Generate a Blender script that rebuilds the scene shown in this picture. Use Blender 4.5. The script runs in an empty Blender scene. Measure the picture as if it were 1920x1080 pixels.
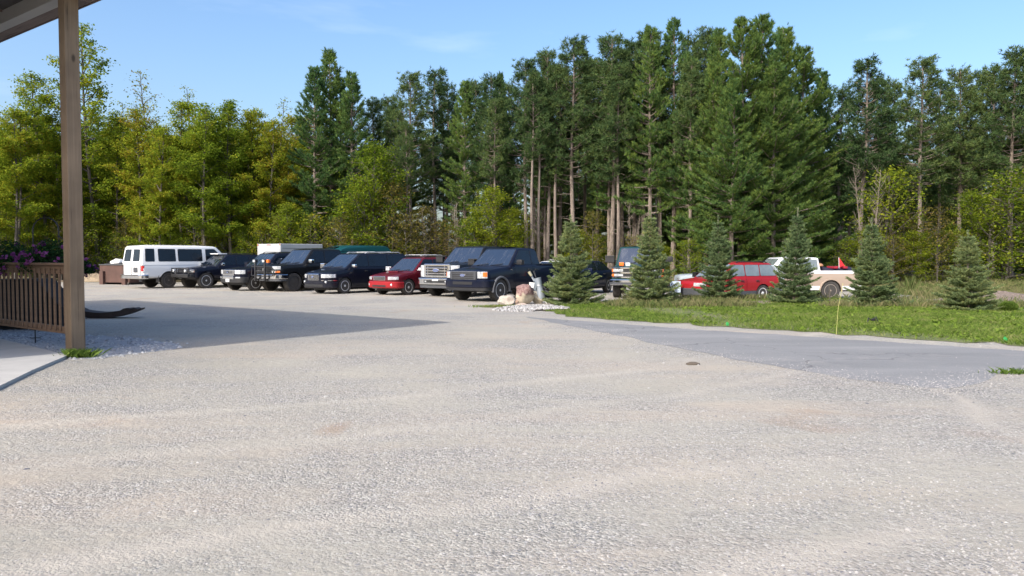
import bpy, bmesh, math, random
import numpy as np
from mathutils import Vector, Matrix
PI = math.pi
scn = bpy.context.scene
COL = scn.collection

# ------------------------------------------------------------------ camera
FPX = 1478.0; CAMH = 1.6; PITCH = math.atan(58.0/FPX)
cam = bpy.data.objects.new('camera', bpy.data.cameras.new('camera'))
COL.objects.link(cam)
cam.location = (0, 0, CAMH); cam.rotation_euler = (PI/2-PITCH, 0, 0)
cam.data.sensor_width = 36; cam.data.lens = FPX/1920*36
cam.data.clip_end = 2000; cam.data.clip_start = .05
scn.camera = cam
cp, sp = math.cos(PITCH), math.sin(PITCH)
def ray(px, py):
    u = (px-960)/FPX; v = (540-py)/FPX
    return u, cp+v*sp, -sp+v*cp
def at(px, py, z=0.0):                 # ground point seen at a pixel of the photo
    u, y, w = ray(px, py); t = (z-CAMH)/w
    return (u*t, y*t)
def atD(px, D):                        # x at depth D for pixel column
    u, y, w = ray(px, 500); return u*D/y
def zD(py, D):                         # height at depth D for pixel row
    u, y, w = ray(960, py); return CAMH+w*D/y
HD = math.atan2(.79, .61)              # parking direction (away from the camera)

def gz(x, y):                          # ground height: the second lot lies a little lower behind the spruces
    a = min(1, max(0, (y-27.5)/6.5)); b = min(1, max(0, (x-5.5)/4.0))
    a = a*a*(3-2*a); b = b*b*(3-2*b)
    c = min(1, max(0, (y-44)/10))
    z = -.34*a*b*(1-c)
    z += .10*math.exp(-((y-27.6)/1.6)**2)*b
    return z

# ------------------------------------------------------------------ helpers
def tag(o, label=None, cat=None, group=None, kind=None):
    if label: o['label'] = label
    if cat: o['category'] = cat
    if group: o['group'] = group
    if kind: o['kind'] = kind
    return o
def thing(name, label, cat, loc=(0,0,0), rz=0, group=None):
    o = bpy.data.objects.new(name, None); COL.objects.link(o)
    o.location = loc; o.rotation_euler = (0, 0, rz)
    o.empty_display_size = .2
    return tag(o, label, cat, group)
def link(name, me, parent=None, loc=(0,0,0), rot=(0,0,0)):
    o = bpy.data.objects.new(name, me); COL.objects.link(o)
    o.parent = parent; o.location = loc; o.rotation_euler = rot
    return o
def copy_tree(o, parent=None):
    c = o.copy(); COL.objects.link(c); c.parent = parent
    for ch in list(o.children): copy_tree(ch, c)
    return c

class MB:
    def __init__(s): s.v = []; s.f = []; s.m = []
    def add(s, vs, fs, mi=0):
        n = len(s.v); s.v += [tuple(p) for p in vs]
        s.f += [tuple(i+n for i in f) for f in fs]; s.m += [mi]*len(fs)
        return s
    def box(s, x0, x1, y0, y1, z0, z1, mi=0, b=0.0):
        if b <= 0:
            vs = [(x,y,z) for z in (z0,z1) for y in (y0,y1) for x in (x0,x1)]
            return s.add(vs, [(0,2,3,1),(4,5,7,6),(0,1,5,4),(2,6,7,3),(0,4,6,2),(1,3,7,5)], mi)
        bm = bmesh.new(); bmesh.ops.create_cube(bm, size=1)
        for v in bm.verts: v.co = Vector(((x0+x1)/2+v.co.x*(x1-x0), (y0+y1)/2+v.co.y*(y1-y0), (z0+z1)/2+v.co.z*(z1-z0)))
        bmesh.ops.bevel(bm, geom=bm.edges[:], offset=b, segments=2, affect='EDGES', profile=.6)
        return s.addbm(bm, mi)
    def addbm(s, bm, mi=0, M=None):
        bm.verts.index_update()
        s.add([(M @ v.co if M else v.co) for v in bm.verts], [[v.index for v in f.verts] for f in bm.faces], mi); bm.free(); return s
    def tube(s, pts, rad, n=6, mi=0, cap=True):
        pts = [Vector(p) for p in pts]
        if not hasattr(rad, '__len__'): rad = [rad]*len(pts)
        rings = []; up = None
        for i, p in enumerate(pts):
            d = (pts[min(i+1, len(pts)-1)]-pts[max(i-1, 0)])
            if d.length < 1e-9: d = Vector((0,0,1))
            d.normalize()
            if up is None:
                up = Vector((0,0,1)) if abs(d.z) < .9 else Vector((1,0,0))
            a = d.cross(up)
            if a.length < 1e-6: a = d.cross(Vector((0,1,.1)))
            a.normalize(); b = d.cross(a); up = -b if b.dot(up) < 0 else b
            up = b.copy()*(-1)
            up = a.cross(d)
            rings.append([p+(a*math.cos(2*PI*k/n)+up*math.sin(2*PI*k/n))*rad[i] for k in range(n)])
        vs = [q for r in rings for q in r]
        fs = [(i*n+k, i*n+(k+1)%n, (i+1)*n+(k+1)%n, (i+1)*n+k) for i in range(len(pts)-1) for k in range(n)]
        if cap:
            fs.append(tuple(range(n-1, -1, -1))); fs.append(tuple((len(pts)-1)*n+k for k in range(n)))
        return s.add(vs, fs, mi)
    def prism(s, poly, z0, z1, mi=0):
        n = len(poly)
        vs = [(x,y,z0) for x,y in poly]+[(x,y,z1) for x,y in poly]
        return s.add(vs, [tuple(range(n-1,-1,-1)), tuple(range(n, 2*n))]+[(i,(i+1)%n,(i+1)%n+n,i+n) for i in range(n)], mi)
    def slab(s, poly3, off, mi=0):     # closed slab from 3D polygon, pushed by vector off
        n = len(poly3); off = Vector(off)
        vs = [Vector(p) for p in poly3]; vs += [p+off for p in vs]
        return s.add(vs, [tuple(range(n-1,-1,-1)), tuple(range(n, 2*n))]+[(i,(i+1)%n,(i+1)%n+n,i+n) for i in range(n)], mi)
    def lathe(s, prof, n=24, axis='y', mi=0, c=(0,0,0)):   # prof: (r, h)
        vs = []; fs = []
        for r, h in prof:
            for k in range(n):
                a = 2*PI*k/n; p, q = r*math.cos(a), r*math.sin(a)
                v = (p, h, q) if axis == 'y' else ((p, q, h) if axis == 'z' else (h, p, q))
                vs.append((v[0]+c[0], v[1]+c[1], v[2]+c[2]))
        for i in range(len(prof)-1):
            for k in range(n): fs.append((i*n+k, i*n+(k+1)%n, (i+1)*n+(k+1)%n, (i+1)*n+k))
        fs.append(tuple(range(n-1,-1,-1))); fs.append(tuple((len(prof)-1)*n+k for k in range(n)))
        return s.add(vs, fs, mi)
    def mesh(s, name, mats, smooth=False, fix=True):
        me = bpy.data.meshes.new(name); me.from_pydata(s.v, [], s.f)
        if not isinstance(mats, (list, tuple)): mats = [mats]
        for m in mats: me.materials.append(m)
        if len(mats) > 1: me.polygons.foreach_set('material_index', s.m)
        if fix:
            bm = bmesh.new(); bm.from_mesh(me); bmesh.ops.recalc_face_normals(bm, faces=bm.faces[:]); bm.to_mesh(me); bm.free()
        if smooth: shade(me, smooth)
        me.update(); return me
    def build(s, name, mats, parent=None, smooth=False, **k):
        return link(name, s.mesh(name, mats, smooth), parent, **k)
def shade(me, ang=True):
    me.polygons.foreach_set('use_smooth', [True]*len(me.polygons))
    a = 40 if ang is True else ang
    try: me.set_sharp_from_angle(angle=math.radians(a))
    except Exception: pass
def np_mesh(name, V, F, mat, smooth=False):          # V (n,3), F (m,k) numpy
    me = bpy.data.meshes.new(name)
    k = F.shape[1]
    me.vertices.add(len(V)); me.vertices.foreach_set('co', V.astype(np.float32).ravel())
    me.loops.add(F.size); me.loops.foreach_set('vertex_index', F.astype(np.int32).ravel())
    me.polygons.add(len(F)); me.polygons.foreach_set('loop_start', np.arange(0, F.size, k, dtype=np.int32))
    me.update(calc_edges=True)
    for m in (mat if isinstance(mat, (list, tuple)) else [mat]): me.materials.append(m)
    if smooth: me.polygons.foreach_set('use_smooth', [True]*len(F))
    return me

# ------------------------------------------------------------------ materials
def newmat(name):
    m = bpy.data.materials.new(name); m.use_nodes = True
    nt = m.node_tree; b = nt.nodes['Principled BSDF']
    return m, nt, b
def N(nt, t, **k):
    n = nt.nodes.new(t)
    for a, v in k.items():
        if a.startswith('i_'):
            n.inputs[a[2:].replace('_', ' ')].default_value = v
        else: setattr(n, a, v)
    return n
def ramp(nt, stops, fac):
    r = nt.nodes.new('ShaderNodeValToRGB'); e = r.color_ramp.elements
    while len(e) < len(stops): e.new(.5)
    for i, (p, c) in enumerate(stops):
        e[i].position = p; e[i].color = (c[0], c[1], c[2], 1) if hasattr(c, '__len__') else (c, c, c, 1)
    nt.links.new(fac, r.inputs[0]); return r
def coords(nt, kind='Object'):
    return nt.nodes.new('ShaderNodeTexCoord').outputs[kind]
def noise(nt, vec, scale, det=4, rough=.55, dist=0):
    n = N(nt, 'ShaderNodeTexNoise'); n.inputs['Scale'].default_value = scale
    n.inputs['Detail'].default_value = det; n.inputs['Roughness'].default_value = rough; n.inputs['Distortion'].default_value = dist
    nt.links.new(vec, n.inputs['Vector']); return n.outputs['Fac']
def mixc(nt, fac, a, b, mode='MIX'):
    m = N(nt, 'ShaderNodeMix', data_type='RGBA', blend_type=mode)
    for s, v in ((m.inputs[0], fac), (m.inputs[6], a), (m.inputs[7], b)):
        if hasattr(v, 'links') or isinstance(v, bpy.types.NodeSocket): nt.links.new(v, s)
        elif hasattr(v, '__len__'): s.default_value = (v[0], v[1], v[2], 1)
        else: s.default_value = v
    return m.outputs[2]
def mp(nt, op, a, b=None):
    m = N(nt, 'ShaderNodeMath', operation=op)
    for i, v in enumerate((a, b)):
        if v is None: continue
        if isinstance(v, bpy.types.NodeSocket): nt.links.new(v, m.inputs[i])
        else: m.inputs[i].default_value = v
    return m.outputs[0]
def bump(nt, b, h, strength=.5, dist=.02):
    n = N(nt, 'ShaderNodeBump'); n.inputs['Strength'].default_value = strength; n.inputs['Distance'].default_value = dist
    nt.links.new(h, n.inputs['Height']); nt.links.new(n.outputs[0], b.inputs['Normal'])
def simple(name, col, rough=.6, metal=0, var=.15, scale=6, coat=0, bmp=0):
    m, nt, b = newmat(name)
    f = noise(nt, coords(nt), scale, 5)
    c = ramp(nt, [(.25, [x*(1-var) for x in col]), (.75, [min(1, x*(1+var)) for x in col])], f)
    nt.links.new(c.outputs[0], b.inputs['Base Color'])
    b.inputs['Roughness'].default_value = rough; b.inputs['Metallic'].default_value = metal
    b.inputs['Coat Weight'].default_value = coat; b.inputs['Coat Roughness'].default_value = .05
    if bmp: bump(nt, b, noise(nt, coords(nt), scale*8, 3), bmp, .01)
    return m
def emit(name, col, s):
    m, nt, b = newmat(name); b.inputs['Emission Color'].default_value = (*col, 1); b.inputs['Emission Strength'].default_value = s
    return m

def mat_gravel():
    m, nt, b = newmat('gravel_lot'); P = coords(nt)
    # broad patches: pinkish tan dust against grey stone
    big = noise(nt, P, .16, 6, .62, .6)
    mapn = N(nt, 'ShaderNodeMapping'); mapn.inputs['Scale'].default_value = (.12, .5, 1); mapn.inputs['Rotation'].default_value = (0, 0, .25)
    nt.links.new(P, mapn.inputs[0])
    streak = noise(nt, mapn.outputs[0], 1.0, 6, .6, .3)
    base = ramp(nt, [(.3, (.305,.287,.243)), (.5, (.36,.338,.288)), (.72, (.408,.382,.325))], big)
    base = mixc(nt, ramp(nt, [(.48, 0), (.68, .55)], streak).outputs[0], base.outputs[0], (.45,.36,.285))
    # stones of two sizes; patches where they lie thick
    pa = mp(nt, 'ADD', mp(nt, 'MULTIPLY', noise(nt, P, .33, 7, .72, .5), .6), mp(nt, 'MULTIPLY', noise(nt, mapn.outputs[0], 2.6, 6, .65, .4), .4))
    patch = ramp(nt, [(.42, .04), (.50, .45), (.60, 1)], pa).outputs[0]
    v = N(nt, 'ShaderNodeTexVoronoi'); v.inputs['Scale'].default_value = 55; nt.links.new(P, v.inputs['Vector'])
    v2 = N(nt, 'ShaderNodeTexVoronoi'); v2.inputs['Scale'].default_value = 24; nt.links.new(P, v2.inputs['Vector'])
    sep = N(nt, 'ShaderNodeSeparateColor'); nt.links.new(v.outputs['Color'], sep.inputs[0])
    sep2 = N(nt, 'ShaderNodeSeparateColor'); nt.links.new(v2.outputs['Color'], sep2.inputs[0])
    st = ramp(nt, [(0, (.12,.12,.125)), (.22, (.215,.21,.198)), (.6, (.315,.304,.283)), (.85, (.395,.382,.356)), (1, (.52,.505,.475))], sep.outputs[0])
    st2 = ramp(nt, [(0, (.16,.165,.18)), (.3, (.3,.29,.285)), (.8, (.45,.43,.41)), (1, (.54,.52,.5))], sep2.outputs[0])
    c = mixc(nt, mp(nt, 'MULTIPLY', patch, .85), base, st.outputs[0])
    s2 = mp(nt, 'MULTIPLY', mp(nt, 'GREATER_THAN', sep2.outputs[1], .72), mp(nt, 'LESS_THAN', v2.outputs['Distance'], .35))
    c = mixc(nt, mp(nt, 'MULTIPLY', s2, patch), c, st2.outputs[0])
    # faint wheel tracks: packed, paler bands swinging through the lot
    tr = None
    for (cx, cy, r0) in ((26, 2, 20.5), (26, 2, 22.1), (-14, 30, 24.5), (-14, 30, 26.2), (9, -14, 19.6), (9, -14, 21.2)):
        vm = N(nt, 'ShaderNodeVectorMath', operation='DISTANCE'); nt.links.new(P, vm.inputs[0]); vm.inputs[1].default_value = (cx, cy, 0)
        dd = mp(nt, 'ADD', mp(nt, 'SUBTRACT', vm.outputs['Value'], r0), mp(nt, 'MULTIPLY', mp(nt, 'SUBTRACT', noise(nt, P, .35, 2), .5), 1.2))
        q = ramp(nt, [(.0, 1), (.24, 0)], mp(nt, 'ABSOLUTE', dd)).outputs[0]
        tr = q if tr is None else mp(nt, 'MAXIMUM', tr, q)
    tr = mp(nt, 'MULTIPLY', tr, ramp(nt, [(.37, 0), (.53, .8)], noise(nt, P, .28, 4)).outputs[0])
    c = mixc(nt, tr, c, (.42,.385,.335))
    # small brown damp stains
    spots = ramp(nt, [(.66, 0), (.74, .5)], noise(nt, P, .42, 3, .5, .8)).outputs[0]
    c = mixc(nt, spots, c, (.30,.215,.15))
    nt.links.new(c, b.inputs['Base Color'])
    b.inputs['Roughness'].default_value = .93; b.inputs['Specular IOR Level'].default_value = .25
    h = mp(nt, 'ADD', mp(nt, 'MULTIPLY', mp(nt, 'SUBTRACT', 1.0, v.outputs['Distance']), patch), mp(nt, 'MULTIPLY', noise(nt, P, 9, 8, .7), 2.2))
    bump(nt, b, h, .75, .016)
    return m
def mat_asphalt():
    m, nt, b = newmat('asphalt'); P = coords(nt)
    mapn = N(nt, 'ShaderNodeMapping'); mapn.inputs['Scale'].default_value = (.25, 1.3, 1); mapn.inputs['Rotation'].default_value = (0, 0, .42)
    nt.links.new(P, mapn.inputs[0])
    s = noise(nt, mapn.outputs[0], .9, 7, .6)
    c = ramp(nt, [(.3, (.165,.167,.170)), (.55, (.205,.206,.208)), (.75, (.25,.248,.244))], s)
    f = noise(nt, P, 90, 3, .7)
    c = mixc(nt, ramp(nt, [(.55, 0), (.7, .5)], f).outputs[0], c.outputs[0], (.44,.435,.42))
    c = mixc(nt, ramp(nt, [(.3, .6), (.4, 0)], f).outputs[0], c, (.12,.13,.15))
    ve = N(nt, 'ShaderNodeTexVoronoi', feature='DISTANCE_TO_EDGE'); ve.inputs['Scale'].default_value = .42
    wp_ = N(nt, 'ShaderNodeVectorMath', operation='ADD'); nn_ = N(nt, 'ShaderNodeTexNoise'); nn_.inputs['Scale'].default_value = 1.5; nn_.inputs['Detail'].default_value = 5; nt.links.new(P, nn_.inputs['Vector'])
    nt.links.new(P, wp_.inputs[0]); nt.links.new(nn_.outputs['Color'], wp_.inputs[1]); nt.links.new(wp_.outputs[0], ve.inputs['Vector'])
    cr = mp(nt, 'MULTIPLY', ramp(nt, [(.004, .75), (.012, 0)], ve.outputs['Distance']).outputs[0], ramp(nt, [(.45, 0), (.6, 1)], noise(nt, P, .3, 3)).outputs[0])
    c = mixc(nt, cr, c, (.07,.07,.075))
    c = mixc(nt, ramp(nt, [(.6, 0), (.75, .35)], noise(nt, P, .25, 4, .6, .5)).outputs[0], c, (.17,.17,.175))
    dust = ramp(nt, [(.54, 0), (.76, .5)], noise(nt, P, .6, 8, .75)).outputs[0]
    c = mixc(nt, dust, c, (.37,.345,.315))
    nt.links.new(c, b.inputs['Base Color']); b.inputs['Roughness'].default_value = .9
    bump(nt, b, f, .5, .008)
    return m
def mat_soil():
    m, nt, b = newmat('verge'); P = coords(nt)
    c = ramp(nt, [(.3, (.10,.12,.045)), (.5, (.15,.17,.06)), (.62, (.22,.18,.115)), (.75, (.30,.25,.18))], noise(nt, P, .6, 8, .72))
    g = ramp(nt, [(.4, (.09,.12,.03)), (.6, (.14,.17,.05))], noise(nt, P, 20, 4))
    nt.links.new(mixc(nt, .45, c.outputs[0], g.outputs[0]), b.inputs['Base Color']); b.inputs['Roughness'].default_value = 1
    bump(nt, b, noise(nt, P, 25, 5), .8, .04)
    return m
def mat_forestfloor():
    m, nt, b = newmat('leaf_litter'); P = coords(nt)
    c = ramp(nt, [(.3, (.055,.06,.02)), (.5, (.12,.09,.05)), (.7, (.10,.12,.04))], noise(nt, P, 1.2, 8, .7))
    nt.links.new(c.outputs[0], b.inputs['Base Color']); b.inputs['Roughness'].default_value = 1
    bump(nt, b, noise(nt, P, 14, 5), .8, .08)
    return m
def mat_leaf(name, cols, trans=.4, clump=.9, isl=True, var=.30):
    """leaf colours vary from clump to clump, from leaf to leaf and from tree to tree"""
    m, nt, b = newmat(name); nt.nodes.remove(b)
    P = coords(nt)
    info = N(nt, 'ShaderNodeObjectInfo')
    geo = N(nt, 'ShaderNodeNewGeometry')
    f = noise(nt, P, clump, 3, .6)
    f = mp(nt, 'ADD', mp(nt, 'MULTIPLY', f, .9), mp(nt, 'MULTIPLY', mp(nt, 'SUBTRACT', geo.outputs['Random Per Island'], .5), .45))
    f = mp(nt, 'ADD', f, mp(nt, 'MULTIPLY', mp(nt, 'SUBTRACT', info.outputs['Random'], .5), var))
    n = len(cols); c = ramp(nt, [(.2+.6*i/(n-1), q) for i, q in enumerate(cols)], f)
    d = N(nt, 'ShaderNodeBsdfDiffuse'); t = N(nt, 'ShaderNodeBsdfTranslucent'); mx = N(nt, 'ShaderNodeMixShader')
    mx.inputs[0].default_value = trans
    nt.links.new(c.outputs[0], d.inputs[0]); nt.links.new(c.outputs[0], t.inputs[0])
    nt.links.new(d.outputs[0], mx.inputs[1]); nt.links.new(t.outputs[0], mx.inputs[2])
    nt.links.new(mx.outputs[0], nt.nodes['Material Output'].inputs[0])
    return m
def mat_bark(name, a, bb, sc=1):
    m, nt, b = newmat(name); P = coords(nt)
    mapn = N(nt, 'ShaderNodeMapping'); mapn.inputs['Scale'].default_value = (6*sc, 6*sc, 1.2*sc); nt.links.new(P, mapn.inputs[0])
    f = noise(nt, mapn.outputs[0], 1.6, 6, .65)
    nt.links.new(ramp(nt, [(.3, a), (.7, bb)], f).outputs[0], b.inputs['Base Color']); b.inputs['Roughness'].default_value = .95
    bump(nt, b, f, .8, .03)
    return m
def mat_wood(name, a, bb, ax='z', knots=True):
    m, nt, b = newmat(name); P = coords(nt)
    sc = {'z': (26, 26, .6), 'x': (.7, 14, 14)}[ax]
    mapn = N(nt, 'ShaderNodeMapping'); mapn.inputs['Scale'].default_value = sc; nt.links.new(P, mapn.inputs[0])
    f = noise(nt, mapn.outputs[0], 1.3, 7, .65, .6)
    c = ramp(nt, [(.28, a), (.72, bb)], f).outputs[0]
    big = noise(nt, P, 1.1, 3)
    c = mixc(nt, .35, c, ramp(nt, [(.35, [x*.6 for x in a]), (.65, [x*1.15 for x in bb])], big).outputs[0])
    crack = ramp(nt, [(.34, 1), (.37, 0)], f).outputs[0]
    c = mixc(nt, mp(nt, 'MULTIPLY', crack, .75), c, [x*.25 for x in a])
    if knots:
        v = N(nt, 'ShaderNodeTexVoronoi'); v.inputs['Scale'].default_value = 1.0
        m2 = N(nt, 'ShaderNodeMapping'); m2.inputs['Scale'].default_value = (3.2, 3.2, 1.5); nt.links.new(P, m2.inputs[0]); nt.links.new(m2.outputs[0], v.inputs['Vector'])
        k = ramp(nt, [(.06, .85), (.13, 0)], v.outputs['Distance']).outputs[0]
        c = mixc(nt, k, c, [x*.3 for x in a])
    nt.links.new(c, b.inputs['Base Color']); b.inputs['Roughness'].default_value = .85
    bump(nt, b, f, .6, .01)
    return m
def paint(name, col, rough=.5, metal=.0, dust=.10):
    m, nt, b = newmat(name); P = coords(nt)
    sx = N(nt, 'ShaderNodeSeparateXYZ'); nt.links.new(P, sx.inputs[0])
    f = noise(nt, P, 3, 6, .6)
    low = ramp(nt, [(.25, 1), (.75, .12)], sx.outputs[2]).outputs[0]
    d = mp(nt, 'MULTIPLY', mp(nt, 'MULTIPLY', low, f), dust)
    nt.links.new(mixc(nt, d, col, (.30,.26,.215)), b.inputs['Base Color'])
    r = mp(nt, 'ADD', rough, mp(nt, 'MULTIPLY', d, .9)); nt.links.new(r, b.inputs['Roughness'])
    b.inputs['Metallic'].default_value = metal
    b.inputs['Coat Weight'].default_value = .42; b.inputs['Coat Roughness'].default_value = .03; b.inputs['Specular IOR Level'].default_value = .08
    return m
M = {}
M['gravel'] = mat_gravel(); M['asphalt'] = mat_asphalt(); M['soil'] = mat_soil(); M['floor'] = mat_forestfloor()
M['maple'] = mat_leaf('maple_leaves', [(.11,.175,.02), (.18,.255,.025), (.26,.32,.03), (.32,.32,.03), (.29,.21,.03)], .5, .5)
M['lime'] = mat_leaf('lime_leaves', [(.10,.16,.018), (.19,.25,.022), (.28,.30,.028)], .5, .8)
M['rust'] = mat_leaf('rusty_young_leaves', [(.12,.13,.03), (.20,.18,.04), (.20,.145,.045)], .45, .9)
M['wpsun'] = mat_leaf('yellowish_pine_needles', [(.07,.13,.045), (.13,.205,.052), (.24,.305,.065)], .35, .7, var=.2)
M['whitepine'] = mat_leaf('white_pine_needles', [(.06,.125,.052), (.12,.205,.06), (.24,.31,.068)], .35, .8)
M['redpine'] = mat_leaf('red_pine_needles', [(.045,.085,.038), (.085,.138,.052), (.155,.20,.062)], .3, 1.3)
M['spruce'] = mat_leaf('spruce_needles', [(.10,.16,.075), (.19,.26,.12), (.28,.34,.15), (.34,.34,.12)], .35, 2.5)
M['grass'] = mat_leaf('grass_blades', [(.09,.15,.03), (.145,.225,.042), (.20,.27,.06), (.30,.28,.13)], .4, .5)
M['drygrass'] = mat_leaf('dry_grass', [(.10,.14,.045), (.19,.19,.085), (.28,.23,.14)], .3, .4)
M['weed'] = mat_leaf('broad_weed_leaves', [(.13,.2,.03), (.22,.30,.06)], .35, 1)
M['bark_r'] = mat_bark('pine_bark', (.12,.095,.078), (.27,.225,.19))
M['bark_g'] = mat_bark('maple_bark', (.045,.04,.035), (.13,.115,.095))
M['bark_d'] = mat_bark('dead_twig_bark', (.15,.125,.10), (.28,.24,.20))
M['wood'] = mat_wood('weathered_post_wood', (.15,.105,.068), (.28,.205,.135))
M['rail'] = mat_wood('railing_wood', (.12,.075,.048), (.235,.15,.095), 'x')
M['beam'] = mat_wood('stained_beam_wood', (.13,.10,.088), (.20,.155,.135), 'x', False)
M['soffit'] = simple('painted_header', (.34,.33,.315), .6, var=.06, scale=2)
M['ceiling'] = mat_wood('dark_ceiling_boards', (.05,.045,.042), (.09,.08,.075), 'x', False)
M['shingle'] = simple('roof_shingles', (.07,.065,.06), .9)
M['siding'] = mat_wood('wall_siding', (.22,.16,.11), (.3,.23,.16), 'x', False)
M['conc'] = simple('concrete', (.43,.42,.40), .85, var=.10, scale=3, bmp=.2)
M['glass'] = simple('vehicle_glass', (.006,.010,.018), .05, 0, .05)
_nt = M['glass'].node_tree; _b = _nt.nodes['Principled BSDF']; _mp = N(_nt, 'ShaderNodeMapping'); _mp.inputs['Scale'].default_value = (1.2, 5, 1.2); _nt.links.new(coords(_nt), _mp.inputs[0])
_nt.links.new(ramp(_nt, [(.38, .0), (.62, .30)], noise(_nt, _mp.outputs[0], 1.6, 4)).outputs[0], _b.inputs['Roughness']); _b.inputs['IOR'].default_value = 1.42; bump(_nt, _b, noise(_nt, coords(_nt), 1.6, 1), .07, .05)
M['windscreen'] = M['glass'].copy(); M['windscreen'].name = 'windscreen_glass'; M['windscreen'].node_tree.nodes['Principled BSDF'].inputs['IOR'].default_value = 3.0
M['glass_c'] = simple('clear_vehicle_glass', (.16,.19,.20), .05, 0, .3, 2, coat=1)
M['tyre'] = simple('tyre_rubber', (.045,.042,.04), .85, var=.35, scale=9)
M['flare'] = simple('grey_flare_plastic', (.10,.105,.12), .5, var=.1)
M['black'] = simple('black_plastic', (.018,.018,.02), .5, var=.2)
M['greyplastic'] = simple('grey_plastic', (.062,.066,.075), .55, var=.1)
M['chrome'] = simple('chrome', (.75,.76,.78), .12, 1, .05)
M['alloy'] = simple('alloy_rim', (.62,.62,.63), .35, .25, .12)
M['darkrim'] = simple('dark_rim', (.05,.05,.055), .35, .6, .2)
M['steelrim'] = simple('dull_steel_rim', (.30,.26,.22), .55, .3, .3)
M['worn'] = simple('worn_dark_wheel', (.12,.105,.095), .6, .2, .3)
M['lamp'] = simple('headlight_lens', (.60,.62,.64), .08, .3, .38, 16, coat=1)
M['amber'] = simple('amber_lens', (.75,.17,.02), .15, 0, .1, coat=1)
M['redlens'] = simple('red_lens', (.42,.012,.014), .15, 0, .1, coat=1)
M['white'] = simple('white_plastic', (.75,.75,.74), .4, var=.05)
M['plate'] = simple('licence_plate', (.55,.58,.6), .4, var=.2, scale=30)
# ------------------------------------------------------------------ foliage generators
def frames(R, n, up=None, tilt=1.0):
    """random orthonormal pairs; tilt<1 keeps the leaf planes nearer horizontal"""
    nrm = R.normal(size=(n, 3)); nrm[:, 2] = np.abs(nrm[:, 2])
    nrm[:, :2] *= tilt; nrm[:, 2] += (1-tilt)*1.2
    nrm /= np.linalg.norm(nrm, axis=1)[:, None]
    r = R.normal(size=(n, 3)); a = np.cross(nrm, r); a /= np.linalg.norm(a, axis=1)[:, None]
    return a, np.cross(nrm, a)
def leaf_mesh(name, C, R, size, mat, asp=.6, tilt=.8):
    n = len(C); a, b = frames(R, n, tilt=tilt)
    s = (size*R.uniform(.6, 1.35, n))[:, None]
    V = np.stack([C-a*s, C-b*s*asp, C+a*s, C+b*s*asp], 1).reshape(-1, 3)
    return np_mesh(name, V, np.arange(4*n).reshape(n, 4), mat)
def tuft_mesh(name, C, D, R, length, width, blades, mat, spread=.75):
    """needle tufts: at each centre a brush of thin triangles around direction D"""
    n = len(C)*blades
    c = np.repeat(C, blades, 0); d = np.repeat(D, blades, 0)
    d = d+R.normal(size=(n, 3))*spread; d /= np.linalg.norm(d, axis=1)[:, None]
    r = R.normal(size=(n, 3)); a = np.cross(d, r); a /= np.linalg.norm(a, axis=1)[:, None]
    L = (length*R.uniform(.6, 1.25, n))[:, None]; w = width*.5
    o = d*L*.12
    V = np.stack([c+o-a*w, c+o+a*w, c+d*L+a*w*.25, c+d*L-a*w*.25], 1).reshape(-1, 3)
    return np_mesh(name, V, np.arange(4*n).reshape(n, 4), mat)

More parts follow.
